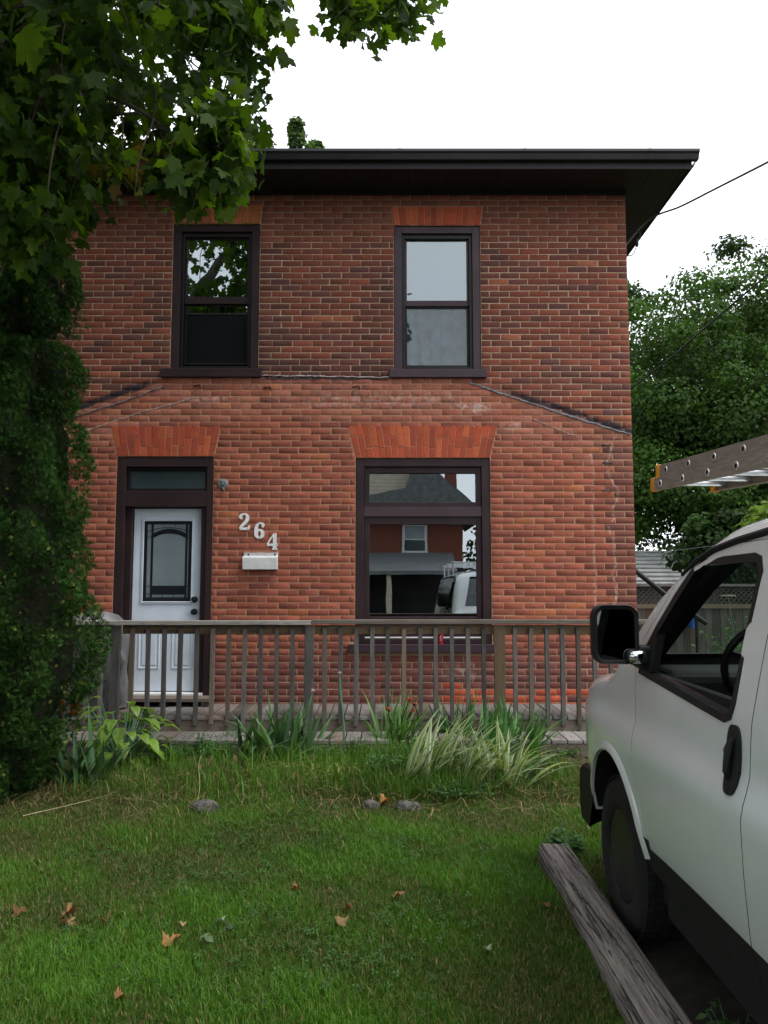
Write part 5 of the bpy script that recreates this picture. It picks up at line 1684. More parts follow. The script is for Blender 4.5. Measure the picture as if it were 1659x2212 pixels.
# low weeds: feathery or leafy tufts, one mesh of leaflets each
def weed(name, label, p, h, w, n, col, leaf=0.03, upright=0.5, grp=None):
    T = np.array([(0, 0, 0), (0.28, 0.45, 0.06), (0, 1, -0.08), (-0.28, 0.45, 0.06)], dtype=np.float32)
    Ft = np.array([(0, 1, 2), (0, 2, 3)])
    pos, zd, yd, sc, cl = [], [], [], [], []
    root = empty(name, p, label, 'plant', grp)
    stems = MB()
    for i in range(n):
        a = random.uniform(0, 6.283)
        r = w * math.sqrt(random.random())
        tip = Vector(p) + Vector((r * math.cos(a), r * math.sin(a), h * random.uniform(0.5, 1.0) * (1 - 0.35 * r / w)))
        b0 = Vector(p) + Vector((0.35 * r * math.cos(a), 0.35 * r * math.sin(a), 0))
        stems.tube([b0, b0.lerp(tip, 0.5) + Vector((0, 0, 0.02)), tip], [0.003, 0.002, 0.001], 4)
        k0 = random.uniform(0.7, 1.25)
        for j in range(9):
            f = 0.25 + 0.75 * j / 8
            q = b0.lerp(tip, f)
            aa = random.uniform(0, 6.283)
            e = Vector((math.cos(aa), math.sin(aa), random.uniform(-0.2, 0.9)))
            pos.append(q); yd.append(e); zd.append(Vector((random.gauss(0, .4), random.gauss(0, .4), 1)))
            sc.append(leaf * random.uniform(0.6, 1.3) * (1.15 - 0.4 * f))
            cl += [[c * k0 * random.uniform(0.9, 1.1) for c in col]] * 4
    V, Fo = scatter(T, Ft, np.array(pos), frames(np.array(zd), np.array(yd)), np.array(sc))
    tag(link_mesh('leaves', np_mesh('leaves', V, Fo, np.array(cl)), M['grassblade'], root), kind='stuff')
    stems.build('stems', M['allium'], root)
    return root
weed('feathery_weed', 'feathery green weed between the hosta and middle iris', bedpt(425, 1640), 0.26, 0.2, 60, (0.06, 0.17, 0.025), 0.035)
weed('feathery_weed', 'airy tall weed just left of the middle iris clump', bedpt(500, 1632), 0.38, 0.2, 60, (0.05, 0.14, 0.025), 0.03)
weed('leafy_weed', 'leafy weed sprouting at the far end of timber beam', Vector((1.1, 5.08, 0.02)), 0.17, 0.13, 26, (0.07, 0.17, 0.035), 0.07)
weed('leafy_weed', 'small weed growing beside the timber under the front tyre', Vector((1.27, 3.05, -0.03)), 0.22, 0.1, 16, (0.06, 0.12, 0.03), 0.05)
weed('leafy_weed', 'green weed by the step just left of the van bumper', bedpt(1245, 1618), 0.40, 0.07, 16, (0.07, 0.16, 0.035), 0.05)
weed('feathery_weed', 'ferny weed under the striped leaves in front', bedpt(1000, 1712), 0.16, 0.3, 60, (0.06, 0.16, 0.03), 0.035)
weed('feathery_weed', 'low leafy weed right of the striped iris clump', bedpt(1165, 1655), 0.12, 0.22, 46, (0.065, 0.15, 0.03), 0.03)
weed('feathery_weed', 'bright grassy weed below the daylily', bedpt(835, 1678), 0.26, 0.24, 70, (0.08, 0.19, 0.03), 0.04)

for i, (u, v, h, w, n, col, lab) in enumerate((
    (470, 1648, 0.2, 0.2, 50, (0.08, 0.2, 0.035), 'low green weed left of the middle iris'),
    (365, 1650, 0.16, 0.18, 40, (0.09, 0.19, 0.04), 'low weed right of the hosta'),
    (700, 1650, 0.2, 0.2, 46, (0.08, 0.18, 0.035), 'low green weed right of the middle iris'),
    (770, 1640, 0.22, 0.18, 46, (0.09, 0.21, 0.035), 'leafy weed below the tall onion stalk'),
    (905, 1660, 0.3, 0.26, 70, (0.10, 0.24, 0.035), 'bright weed under the striped leaves on their left'),
    (1120, 1690, 0.2, 0.24, 60, (0.09, 0.22, 0.035), 'bright weed at the right foot of striped leaves'),
    (1215, 1640, 0.16, 0.2, 40, (0.09, 0.19, 0.04), 'low weed near the end of the step by the van'))):
    weed('bed_weed', lab, bedpt(u, v), h, w, n, col, 0.045)

# ------------------------------------------------------------------ grass
def patch(x, y):
    return np.sin(1.9 * x + 0.7) * np.cos(2.3 * y + 1.1) + 0.6 * np.sin(4.3 * x - 3.1 * y) + 0.5 * np.cos(7.7 * y + 2.9 * x + 0.4) + 0.4 * np.sin(13 * x + 9 * y)

def grass(name, n, sampler, hmin, hmax, wid, drymul=1.0, label='short green and straw coloured lawn grass', bend=0.6):
    xy = sampler(n)
    x, y = xy[:, 0], xy[:, 1]
    n = len(x)
    kz = 0.05 * np.clip((y - 5.9) / 0.8, 0, 1)
    z = 0.022 * np.sin(x * 1.7 + 0.6) * np.cos(y * 1.3) + 0.014 * np.sin(x * 4.1 + y * 2.7) + 0.008 * np.sin(9 * x - 6 * y) + kz - 0.012
    e = np.clip(np.minimum.reduce([np.ones(n), (x + 3.3) / 0.5, (2.1 - x) / 0.5, (y - 6.05) / 0.45, (7.62 - y) * 50]), 0, 1) ** 0.7
    z = np.maximum(z, z - 0.026 + 0.075 * e)
    pt = patch(x, y)
    h = rng.uniform(hmin, hmax, n) * (1 + 0.25 * np.clip(pt, -1, 1))
    az = rng.uniform(0, 2 * np.pi, n)
    ln = np.abs(rng.normal(0, bend, n))
    dx, dy = np.cos(az), np.sin(az)
    w = rng.choice([0.7, 1.0, 1.7], n, p=[0.5, 0.35, 0.15]) * rng.uniform(0.8, 1.2, n) * wid
    sx, sy = -np.sin(az + rng.normal(0, .6, n)), np.cos(az)
    V = np.zeros((n, 5, 3), dtype=np.float32)
    for k, (f, ws) in enumerate(((0, 1), (0, -1), (0.55, 0.8), (0.55, -0.8), (1, 0))):
        ang = ln * f
        r = h * f * np.sin(np.minimum(ang, 1.3))
        V[:, k, 0] = x + dx * r + sx * w * ws * 0.5
        V[:, k, 1] = y + dy * r + sy * w * ws * 0.5
        V[:, k, 2] = z + h * f * np.cos(np.minimum(ang * 0.8, 1.4))
    Ft = np.array([(0, 1, 3), (0, 3, 2), (2, 3, 4)])
    Fo = (Ft[None] + (np.arange(n) * 5)[:, None, None]).reshape(-1, 3)
    dryp = np.clip(0.09 + 0.16 * np.clip((y - 5.3) / 1.0, 0, 1) + 0.2 * np.clip((-1.0 - x) / 2, 0, 1) - 0.09 * pt, 0.03, 0.85) * drymul
    dry = rng.random(n) < dryp
    g = np.stack([0.060 + 0.028 * rng.random(n), 0.152 + 0.05 * rng.random(n), 0.010 + 0.006 * rng.random(n)], 1)
    g *= (1 + 0.3 * np.clip(pt, -1.2, 1.2))[:, None]
    d = np.array([0.30, 0.24, 0.10]) * rng.uniform(0.5, 1.15, n)[:, None]
    c = np.where(dry[:, None], d, g)
    C = np.repeat(c[:, None, :], 5, 1)
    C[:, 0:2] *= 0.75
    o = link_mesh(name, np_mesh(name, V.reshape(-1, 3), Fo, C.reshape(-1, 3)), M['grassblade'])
    tag(o, label, 'grass', kind='stuff')
    return o

def in_view(n):
    """points of the lawn the photo shows"""
    y = 2.55 + (7.3 - 2.55) * rng.random(n * 3) ** 1.25
    x = rng.uniform(-1, 1, n * 3) * (0.5 * y + 0.35)
    ok = ((x < 0.93) | ((y > 5.03) & (x < 1.75))) & ((y < 6.8) | (rng.random(n * 3) < 0.6))
    return np.stack([x, y], 1)[ok][:n]
def aside(n):
    y = rng.uniform(-0.9, 6.6, n * 2)
    x = rng.uniform(-8.8, 0.92, n * 2)
    ok = (y < 2.6) | (np.abs(x) > 0.5 * y + 0.3)
    return np.stack([x, y], 1)[ok][:n]
grass('grass', 230000, in_view, 0.022, 0.058, 0.0042)
grass('grass_verge', 26000, aside, 0.04, 0.08, 0.008, label='lawn grass reaching out of view')
def bedgrass(n):
    x = np.where(rng.random(n) < 0.55, rng.normal(0.2, 0.4, n), rng.uniform(-2.6, 1.6, n))
    y = rng.uniform(6.25, 7.35, n)
    return np.stack([x, y], 1)
grass('tall_grass', 6000, bedgrass, 0.10, 0.26, 0.006, 0.25, 'tall bright grass around the striped iris leaves', 0.5)
def drivegrass(n):
    y = rng.uniform(4.3, 5.05, n)
    return np.stack([1.13 + np.abs(rng.normal(0, 0.16, n)), y], 1)
grass('dry_grass', 1600, drivegrass, 0.04, 0.09, 0.004, 3.5, 'dry brown grass between timber and tyre', 0.9)
# creeping clover patches, too small to count
T3 = []
for k in range(3):
    a = 2 * math.pi * k / 3
    for (r_c, da) in ((0.05, 0), (0.75, -0.45), (1.0, 0), (0.75, 0.45)):
        T3.append((r_c * math.sin(a + da), r_c * math.cos(a + da), 0.12 * (abs(da) > 0)))
F3 = [(4 * k, 4 * k + 1, 4 * k + 2) for k in range(3)] + [(4 * k, 4 * k + 2, 4 * k + 3) for k in range(3)]
cen = [gnd(u, v, 0) for u, v in ((400, 1905), (560, 1880), (620, 1985), (720, 1830), (880, 1860), (1010, 1760), (930, 1990), (300, 2060), (520, 2110), (780, 2100), (200, 1850), (1080, 1900), (480, 1800), (650, 1765), (100, 2050))]
cp = []
for c_ in cen:
    for k in range(random.randint(70, 170)):
        x_, y_ = random.gauss(c_.x, 0.16), random.gauss(c_.y, 0.2)
        if x_ < 0.9: cp.append((x_, y_, lawn_z(x_, y_) + random.uniform(0.02, 0.045)))
nz = np.stack([rng.normal(0, .35, len(cp)), rng.normal(-0.1, .35, len(cp)), np.ones(len(cp))], 1)
ny = np.stack([rng.normal(0, 1, len(cp)), rng.normal(0, 1, len(cp)), np.zeros(len(cp))], 1)
V3, F3o = scatter(np.array(T3, dtype=np.float32), np.array(F3), np.array(cp), frames(nz, ny), rng.uniform(0.010, 0.022, len(cp)))
c3 = np.array([0.055, 0.15, 0.028]) * rng.uniform(0.7, 1.35, len(cp))[:, None]
tag(link_mesh('clover', np_mesh('clover', V3, F3o, np.repeat(c3, 12, 0)), M['grassblade']), 'patches of small green clover in the lawn', 'clover', kind='stuff')
# straw: loose dead strands lying on the bed edge
def straws(n, name, label, fx, fy, L, col, w):
    x, y = fx(n), fy(n)
    az = rng.uniform(0, np.pi, n)
    l = rng.uniform(*L, n)
    z = np.array([max(lawn_z(a, b_), bed_z(a, b_) if 6.05 < b_ < 7.6 and -3.3 < a < 2.1 else -1) for a, b_ in zip(x, y)]) + rng.uniform(0.01, 0.05, n)
    V = np.zeros((n, 6, 3), dtype=np.float32)
    zn = rng.normal(0, 0.014, (n, 3))
    for k, f in enumerate((-0.5, 0.0, 0.5)):
        for q, s in enumerate((-1, 1)):
            V[:, k * 2 + q, 0] = x + np.cos(az) * l * f - np.sin(az) * w * s * (1 if k == 1 else 0.4)
            V[:, k * 2 + q, 1] = y + np.sin(az) * l * f + np.cos(az) * w * s * (1 if k == 1 else 0.4)
            V[:, k * 2 + q, 2] = z + (0.02 if k == 1 else 0) + zn[:, k]
    Ft = np.array([(0, 1, 3, 2), (2, 3, 5, 4)])
    Fo = (Ft[None] + (np.arange(n) * 6)[:, None, None]).reshape(-1, 4)
    C = np.array(col) * rng.uniform(0.45, 1.2, n)[:, None]
    o = link_mesh(name, np_mesh(name, V.reshape(-1, 3), Fo, np.repeat(C[:, None], 6, 1).reshape(-1, 3)), M['deadleaf'])
    tag(o, label, 'straw', kind='stuff')
straws(520, 'straw', 'loose dry straw along the edge of the flower bed', lambda n: rng.uniform(-2.9, 1.5, n), lambda n: rng.normal(6.35, 0.25, n), (0.06, 0.32), (0.36, 0.27, 0.13), 0.0025)
straws(90, 'dead_leaves', 'pale dead strap leaves lying between two iris clumps', lambda n: rng.normal(-0.35, 0.22, n), lambda n: rng.normal(6.95, 0.12, n), (0.12, 0.4), (0.50, 0.46, 0.2), 0.010)
straws(130, 'leaf_litter', 'brown leaf litter under the plants by the porch', lambda n: rng.uniform(-2.6, 1.9, n), lambda n: rng.uniform(6.5, 7.45, n), (0.05, 0.12), (0.20, 0.13, 0.07), 0.014)
# two bleached seed stalks standing in the lawn
M['straw_stem'] = pmat('straw_stem', (0.55, 0.47, 0.30), (0.42, 0.34, 0.2), 10, 0.8)
for (ub, vb, ut, vt, lab) in ((424, 1742, 434, 1632, 'bleached dry stalk standing beside the largest stone'), (315, 1705, 317, 1660, 'short bleached stalk right of the iris by cedar'), (50, 1762, 400, 1672, 'long dry stem lying slanted across the lawn edge')):
    p0 = gnd(ub, vb, 0.03)
    p1 = at(ut, vt, p0.y + 0.05)
    if vb == 1762: p1 = gnd(ut, vt, 0.10)
    tag(MB().tube(sag([p0, p0.lerp(p1, 0.4) + Vector((0.012, 0, -0.008)), p0.lerp(p1, 0.75) + Vector((-0.008, 0, 0.012)), p1], 4), [0.0026 - 0.0001 * i for i in range(13)], 5).build('dry_stalk', M['straw_stem']), lab, 'dry stalk')

# ------------------------------------------------------------------ fallen leaves
def fallen(u, v, s, col, label, curl, seed):
    p = gnd(u, v, 0.05)
    V, Fc = maple_leaf(curl, 0.5)
    rr = np.random.default_rng(seed)
    V = V + rr.normal(0, 0.03, V.shape)
    V[:, 2] += 0.12 * np.sin(V[:, 0] * 6 + seed) + 0.5 * V[:, 0] ** 2 * (1 if seed % 2 else 2)
    V[:, 0] *= 0.75
    k = rr.uniform(0.7, 1.25, (len(V), 1))
    me = np_mesh('fallen_leaf', (V - np.array([0, 0.4, 0])) * s * 0.75, Fc, np.array(col) * k)
    o = link_mesh('fallen_leaf', me, M['deadleaf'])
    o.location = (p.x, p.y, lawn_z(p.x, p.y) + 0.034)
    o.rotation_euler = (rr.uniform(-.5, .5), rr.uniform(-.5, .5), rr.uniform(0, 6.28))
    tag(o, label, 'leaf', 'fallen leaves on the lawn')
BR, TN, GN = (0.24, 0.12, 0.05), (0.36, 0.24, 0.11), (0.12, 0.18, 0.09)
for i, (u, v, s, c, lab) in enumerate((
    (38, 1955, 0.11, BR, 'brown fallen leaf at the left edge of the lawn'),
    (150, 1944, 0.09, BR, 'curled brown leaf, upper of a touching pair at left'),
    (147, 1962, 0.10, TN, 'curled tan leaf, lower of a touching pair at left'),
    (230, 1967, 0.10, TN, 'tan leaf on grass right of the curled pair'),
    (395, 1981, 0.06, TN, 'small tan leaf just above the long orange brown leaf'),
    (372, 2020, 0.13, (0.36, 0.19, 0.065), 'long curled orange brown leaf in the front lawn'),
    (737, 1972, 0.12, TN, 'single tan leaf in the middle of the lawn'),
    (752, 1942, 0.07, BR, 'small brown leaf above the single tan leaf'),
    (262, 2135, 0.08, BR, 'brown leaf lowest in the front of the lawn'),
    (640, 1902, 0.07, BR, 'small brown leaf standing in the grass mid lawn'),
    (479, 1983, 0.08, (0.25, 0.32, 0.22), 'pale green leaf turned underside up'),
    (495, 2003, 0.08, GN, 'dull green leaf below the pale upturned one'),
    (446, 2024, 0.09, GN, 'dull green leaf right of the orange brown leaf'),
    (828, 1727, 0.15, (0.38, 0.19, 0.06), 'big curled orange leaf lying between two half buried stones'),
    (1190, 1677, 0.13, (0.55, 0.42, 0.18), 'yellow tan leaf on grass near the van bumper'),
    (1045, 1827, 0.10, GN, 'dull green leaf deep in grass left of timber'),
    (1057, 2042, 0.08, (0.26, 0.32, 0.16), 'pale green leaf in grass left of the timber middle'),
    (1177, 1960, 0.07, BR, 'brown leaf beside the timber edge'),
    (862, 1925, 0.09, BR, 'brown leaf in grass right of the tan leaf'))):
    fallen(u, v, s, c, lab, 0.5 + 0.3 * math.sin(i), i + 3)
# ------------------------------------------------------------------ cedar
def cedar():
    xc, yc = -3.02, 6.45
    root = empty('cedar_tree', (xc, yc, 0), 'dark green columnar cedar hiding the left end of porch', 'tree')
    # right-hand outline seen in the photo: pixel column by pixel row
    prof = [(1705, 70), (1690, 95), (1640, 120), (1560, 150), (1500, 172), (1450, 196), (1400, 203), (1340, 204), (1280, 196), (1230, 200), (1180, 196), (1100, 190), (1040, 182),
            (985, 172), (960, 170), (935, 176), (915, 165), (905, 140), (890, 146), (860, 160), (800, 165), (765, 168), (748, 150), (735, 95), (722, 90), (712, 140), (680, 158), (640, 164), (590, 158), (540, 145), (490, 130), (440, 118), (380, 105), (300, 88), (200, 55), (100, 20)]
    pr = []
    for v, u in prof:
        q = at(u, v, yc - 0.1)
        pr.append((q.z, max(0.10, q.x - xc)))
    pr.sort()
    top = pr[-1][0] + 0.8
    pr.append((top, 0.03))
    def rad(z, a):
        r = interp(pr, z)
        return 0.87 * r * (1 + 0.10 * math.sin(3 * a + 2.1 * z) + 0.07 * math.sin(7 * a - 5 * z) + 0.05 * math.sin(11 * a + 9 * z))
    core = []
    zs_ = [0.0 + (top - 0.1) * i / 60 for i in range(61)]
    for z in zs_:
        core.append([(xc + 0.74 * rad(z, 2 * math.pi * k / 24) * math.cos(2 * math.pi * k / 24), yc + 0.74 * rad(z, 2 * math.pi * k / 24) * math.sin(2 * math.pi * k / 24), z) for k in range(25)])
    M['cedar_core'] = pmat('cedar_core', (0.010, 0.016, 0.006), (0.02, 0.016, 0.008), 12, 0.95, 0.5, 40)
    MB().grid(core).build('dark_core', M['cedar_core'], root)  # solid dark hull stands in for the shaded inside of the crown
    MB().tube([(xc, yc, -0.05), (xc + 0.03, yc, 2.5), (xc - 0.02, yc, top - 0.3)], [0.1, 0.07, 0.02], 8).build('trunk', M['bark'], root, smooth=True)
    # frond: a small flat spray of five fingers
    T, Ft = [], []
    for k, (a, l) in enumerate(((-0.95, 0.6), (-0.5, 0.82), (-0.05, 1.0), (0.42, 0.85), (0.9, 0.6))):
        d, s = (math.sin(a), math.cos(a)), (math.cos(a), -math.sin(a))
        b0 = (0, 0.14 * k / 4)
        n = len(T)
        for (f, w, zz) in ((0, 0.0, 0), (0.5, 0.085, 0.05), (1, 0.0, -0.1)):
            for sg in ((-1, 1) if w else (0,)):
                T.append((b0[0] + d[0] * l * f + s[0] * w * sg, b0[1] + d[1] * l * f + s[1] * w * sg, zz))
        Ft += [(n, n + 2, n + 1), (n + 1, n + 2, n + 3)]
    T = np.array(T, dtype=np.float32)
    N = 60000
    pos, zd, yd, sc, cl = [], [], [], [], []
    while len(pos) < N:
        z = random.uniform(0.03, top - 0.05)
        a = random.uniform(0, 2 * math.pi)
        # most sprays on the side that faces the street
        if math.sin(a) > 0.35 and random.random() < 0.8: continue
        if random.random() > 0.35 + interp(pr, z): continue
        # pads: branches end in lobes with dark hollows between them
        lobe = math.sin(5 * a + 6.5 * z + 1.3 * math.sin(3 * z)) + 0.8 * math.sin(9 * a - 4.1 * z) + 0.5 * math.sin(17 * z + 2 * a)
        depth = 1.0 + 0.13 * max(-1.3, min(1.2, lobe)) - abs(random.gauss(0, 0.11))
        if lobe < -0.5 and random.random() < 0.7: continue
        r = rad(z, a) * depth
        out = Vector((math.cos(a), math.sin(a), 0))
        pos.append((xc + r * out.x, yc + r * out.y, z))
        yv = out * random.uniform(0.3, 1.0) + Vector((random.gauss(0, .4), random.gauss(0, .4), random.uniform(-0.25, 0.9)))
        yd.append(yv)
        zd.append(Vector((random.gauss(0, 1), random.gauss(0, 1), random.gauss(0.2, 0.7))))
        sc.append(random.uniform(0.022, 0.052))
        k = random.uniform(0.6, 1.25) * (0.8 + 0.25 * max(-1, min(1, lobe)))  # lobes lighter, hollows darker: their shade is put into the colour
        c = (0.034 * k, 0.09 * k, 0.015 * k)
        if random.random() < 0.012 + 0.02 * (z < 2): c = (0.26, 0.30, 0.07)          # young cone clusters
        cl += [c] * len(T)
    V, Fo = scatter(T, np.array(Ft), np.array(pos), frames(np.array(zd), np.array(yd)), np.array(sc))
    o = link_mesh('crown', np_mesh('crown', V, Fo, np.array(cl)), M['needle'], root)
    tag(o, kind='stuff')
cedar()

# ------------------------------------------------------------------ maple overhead
def inside(poly, x, y):
    r = False
    for i in range(len(poly)):
        (x0, y0), (x1, y1) = poly[i - 1], poly[i]
        if (y0 > y) != (y1 > y) and x < (x1 - x0) * (y - y0) / (y1 - y0) + x0: r = not r
    return r

def maple():
    base = Vector((-4.3, 3.3, 0))
    root = empty('maple_tree', base, 'big maple whose leafy branches hang over the top of picture', 'tree')
    trunk = MB().tube(sag([base + Vector((0, 0, -0.1)), base + Vector((0.03, 0, 1.2)), base + Vector((0.0, 0.1, 2.6)), base + Vector((0.15, 0.15, 4.2)), base + Vector((0.4, 0.0, 6.2)), base + Vector((0.5, -0.2, 8.6))], 5),
                      [0.36 - 0.012 * i for i in range(26)], 14).build('trunk', M['bark'], root, smooth=True)
    main = [(-40, -40), (600, -40), (598, 70), (560, 130), (548, 175), (572, 240), (545, 290), (525, 330), (530, 370), (505, 400), (470, 425), (425, 440), (392, 428), (345, 395), (300, 395), (240, 415), (180, 420), (160, 450), (130, 480), (118, 560), (60, 520), (30, 560), (-40, 560)]
    bit = [(655, -30), (935, -30), (915, 40), (885, 105), (862, 85), (830, 60), (790, 90), (745, 75), (715, 45), (690, 20)]
    clusters = []
    tries = 0
    while len(clusters) < 200 and tries < 8000:
        tries += 1
        u, v = random.uniform(-40, 600), random.uniform(-40, 560)
        if not inside(main, u, v + 45) or not inside(main, u + 40, v): continue
        # thinner in the sky window between the limbs
        e = ((u - 330) / 200) ** 2 + ((v - 190) / 150) ** 2
        if e < 1 and random.random() < 0.68: continue
        if u < 190 and v < 300 and len(clusters) > 60: pass
        d = random.uniform(4.3, 7.0) if u > 200 else random.uniform(4.2, 6.0)
        if v > 330 and u > 300: d = random.uniform(4.4, 5.4)
        if any((c[0] - u) ** 2 + (c[1] - v) ** 2 < 13 ** 2 and abs(c[2] - d) < 0.7 for c in clusters): continue
        clusters.append((u, v, d))
    for (u, v) in ((470, 355), (430, 375), (490, 335), (395, 360), (455, 320), (500, 280), (540, 215), (550, 40), (555, 75), (535, 130), (520, 195), (505, 245), (480, 280), (475, 370), (440, 365), (495, 350), (410, 380), (365, 355), (340, 345), (505, 310), (300, 345), (265, 350), (480, 320), (375, 335), (90, 520), (20, 530), (140, 440), (40, 470), (100, 430), (510, 20), (480, 60), (440, 100), (420, 40)):
        clusters.append((u, v, random.uniform(4.3, 5.2)))
    for k in range(17):
        while True:
            u, v = random.uniform(690, 900), random.uniform(-60, 35)
            if v < 35 and inside(bit, u, v + 45): break
        clusters.append((u, v, random.uniform(4.6, 5.4)))
    C = [(at(u, v, d), (u, v), True) for u, v, d in clusters]
    # the rest of the crown, above and behind the photographer
    k = 0
    while k < 330:
        p = Vector((random.gauss(0, 1), random.gauss(0, 1), random.gauss(0, 1))).normalized() * random.uniform(0.45, 1.0)
        p = Vector((-3.6 + p.x * 4.6, 1.6 + p.y * 5.0, 7.2 + p.z * 3.2))
        if p.z < 4.0: continue
        q = proj(p)
        if q and -60 < q[0] < 1720 and -70 < q[1] < 2260: continue
        q = proj((p.x, 2 * 8.95 - p.y, p.z))          # keep the sky that the upper windows mirror
        if q and 780 < q[0] < 1120 and 430 < q[1] < 860: continue
        if q and 330 < q[0] < 600 and 440 < q[1] < 700 and random.random() < 0.6: continue
        if p.y > 7.6: continue
        C.append((p, None, False))
        k += 1
    # limbs: from the trunk towards groups of clusters
    limbs = []
    targets = [((120, 150), 4.9), ((330, 260), 5.2), ((480, 340), 5.0), ((520, 120), 5.2), ((760, -110), 5.0), ((90, 420), 5.0), ((300, 60), 6.0), ((250, 340), 6.3)]
    st = [base + Vector((0.05, 0.12, 3.2)), base + Vector((0.12, 0.15, 4.0)), base + Vector((0.2, 0.1, 4.6)), base + Vector((0.3, 0.05, 5.4))]
    def limb(s, e, r0, r1, rise):
        mid = s.lerp(e, 0.45) + Vector((0, 0, rise))
        path = sag([s, mid, s.lerp(e, 0.8) + Vector((0, 0, rise * 0.5)), e], 7)
        path = [p + Vector((random.gauss(0, .012), random.gauss(0, .012), random.gauss(0, .012))) for p in path]
        MB().tube(path, [r0 + (r1 - r0) * i / (len(path) - 1) for i in range(len(path))], 8).build('limb', M['bark'], trunk, smooth=True)
        limbs.extend(path)
    for i, ((u, v), d) in enumerate(targets):
        limb(st[i % 4], at(u, v, d), 0.024, 0.006, 0.3)
    for (ex, ey, ez) in ((-7.5, 3, 8), (-3.5, -2.5, 8.5), (-1, 0.5, 8.2), (-6, -1.5, 7.5), (-2, 2, 9.5), (0, 2.5, 7.5), (-5, 5.5, 8.5)):
        limb(base + Vector((0.3, 0, random.uniform(4.6, 6.4))), Vector((ex, ey, ez)), 0.12, 0.02, 0.4)
    tw = MB()
    LP, LZ, LY, LS, LC, LV = [], [], [], [], [], []
    for (p, uv, vis) in C:
        q = min(limbs, key=lambda l: (l - p).length)
        if (q - p).length > 0.12:
            mid = q.lerp(p, 0.55) + Vector((random.gauss(0, .05), random.gauss(0, .05), 0.10))
            tw.tube(sag([q, mid, p, p + Vector((random.gauss(0, .08), random.gauss(0, .08), -0.22))], 4), [0.009, 0.0085, 0.008, 0.007, 0.0065, 0.006, 0.0055, 0.005, 0.0045, 0.004, 0.003, 0.002, 0.0015], 5)
        n = random.randint(15, 24) if vis else random.randint(14, 20)
        hue = random.random()
        yellow = uv is not None and 220 < uv[0] < 400 and 330 < uv[1] < 410
        for j in range(n):
            o = Vector((random.gauss(0, 0.10), random.gauss(0, 0.14), random.gauss(-0.04, 0.09))) * (1.0 if vis else 3.4)
            if vis and o.length > 0.26: o *= 0.26 / o.length
            LP.append(p + o)
            tip = Vector((random.gauss(0, .5), random.gauss(0, .5), -random.uniform(0.3, 1.3)))
            LY.append(tip)
            LZ.append(Vector((random.gauss(0, .75), random.gauss(-0.15, .75), random.uniform(0.05, 1.1))))
            LS.append(random.uniform(0.07, 0.135) * (1.0 if vis else 1.7) * (0.75 if yellow else 1))
            k_ = random.uniform(0.7, 1.25)
            c = (0.042, 0.094, 0.011)
            if hue > 0.75: c = (0.075, 0.145, 0.016)
            if yellow and random.random() < 0.4: c = random.choice([(0.17, 0.17, 0.03), (0.14, 0.18, 0.025), (0.16, 0.10, 0.03)])
            LC.append(tuple(v * k_ for v in c))
            LV.append(vis)
    MT = [maple_leaf(0.15, 0.12), maple_leaf(0.35, 0.25), maple_leaf(0.05, -0.15), maple_leaf(0.25, 0.35)]
    pos, rot = np.array(LP), frames(np.array(LZ), np.array(LY))
    sc, cc = np.array(LS), np.array(LC)
    size = np.zeros(len(LP))
    for i, p in enumerate(LP):
        q = proj(p)
        if LV[i] and q and 5 < q[0] < 1650 and 5 < q[1] < 2200: size[i] = sc[i] / q[2] * (1.0 + 0.2 * random.random())
    order = np.argsort(-size)
    pick = set(order[:300].tolist())
    Vs, Fs, Cs, nb = [], [], [], 0
    for t_ in range(4):
        idx = np.array([i for i in range(len(LP)) if i % 4 == t_ and i not in pick])
        T, Ft = MT[t_]
        V, Fo = scatter(T, Ft, pos[idx], rot[idx], sc[idx])
        Vs.append(V); Fs.append(Fo + nb); nb += len(V)
        Cs.append(np.repeat(cc[idx], len(T), 0))
    crown = link_mesh('crown', np_mesh('crown', np.concatenate(Vs), np.concatenate(Fs), np.concatenate(Cs)), M['leaf'], root)
    tag(crown, kind='stuff')
    tw.build('twigs', M['twig'], crown)
    variants = []
    for t_ in range(4):
        for c in ((0.042, 0.094, 0.011), (0.058, 0.12, 0.014), (0.09, 0.165, 0.018)):
            T, Ft = MT[t_]
            me = np_mesh('leaf', T, Ft, np.tile(c, (len(T), 1)))
            me.materials.append(M['leaf'])
            variants.append(me)
    for i in sorted(pick):
        o = bpy.data.objects.new('leaf', variants[(i * 7) % 12])
        COL.objects.link(o)
        o.parent = crown
        m4 = Matrix(rot[i].tolist()).to_4x4()
        m4.translation = pos[i]
        o.matrix_basis = m4 @ Matrix.Scale(float(sc[i]), 4)
maple()

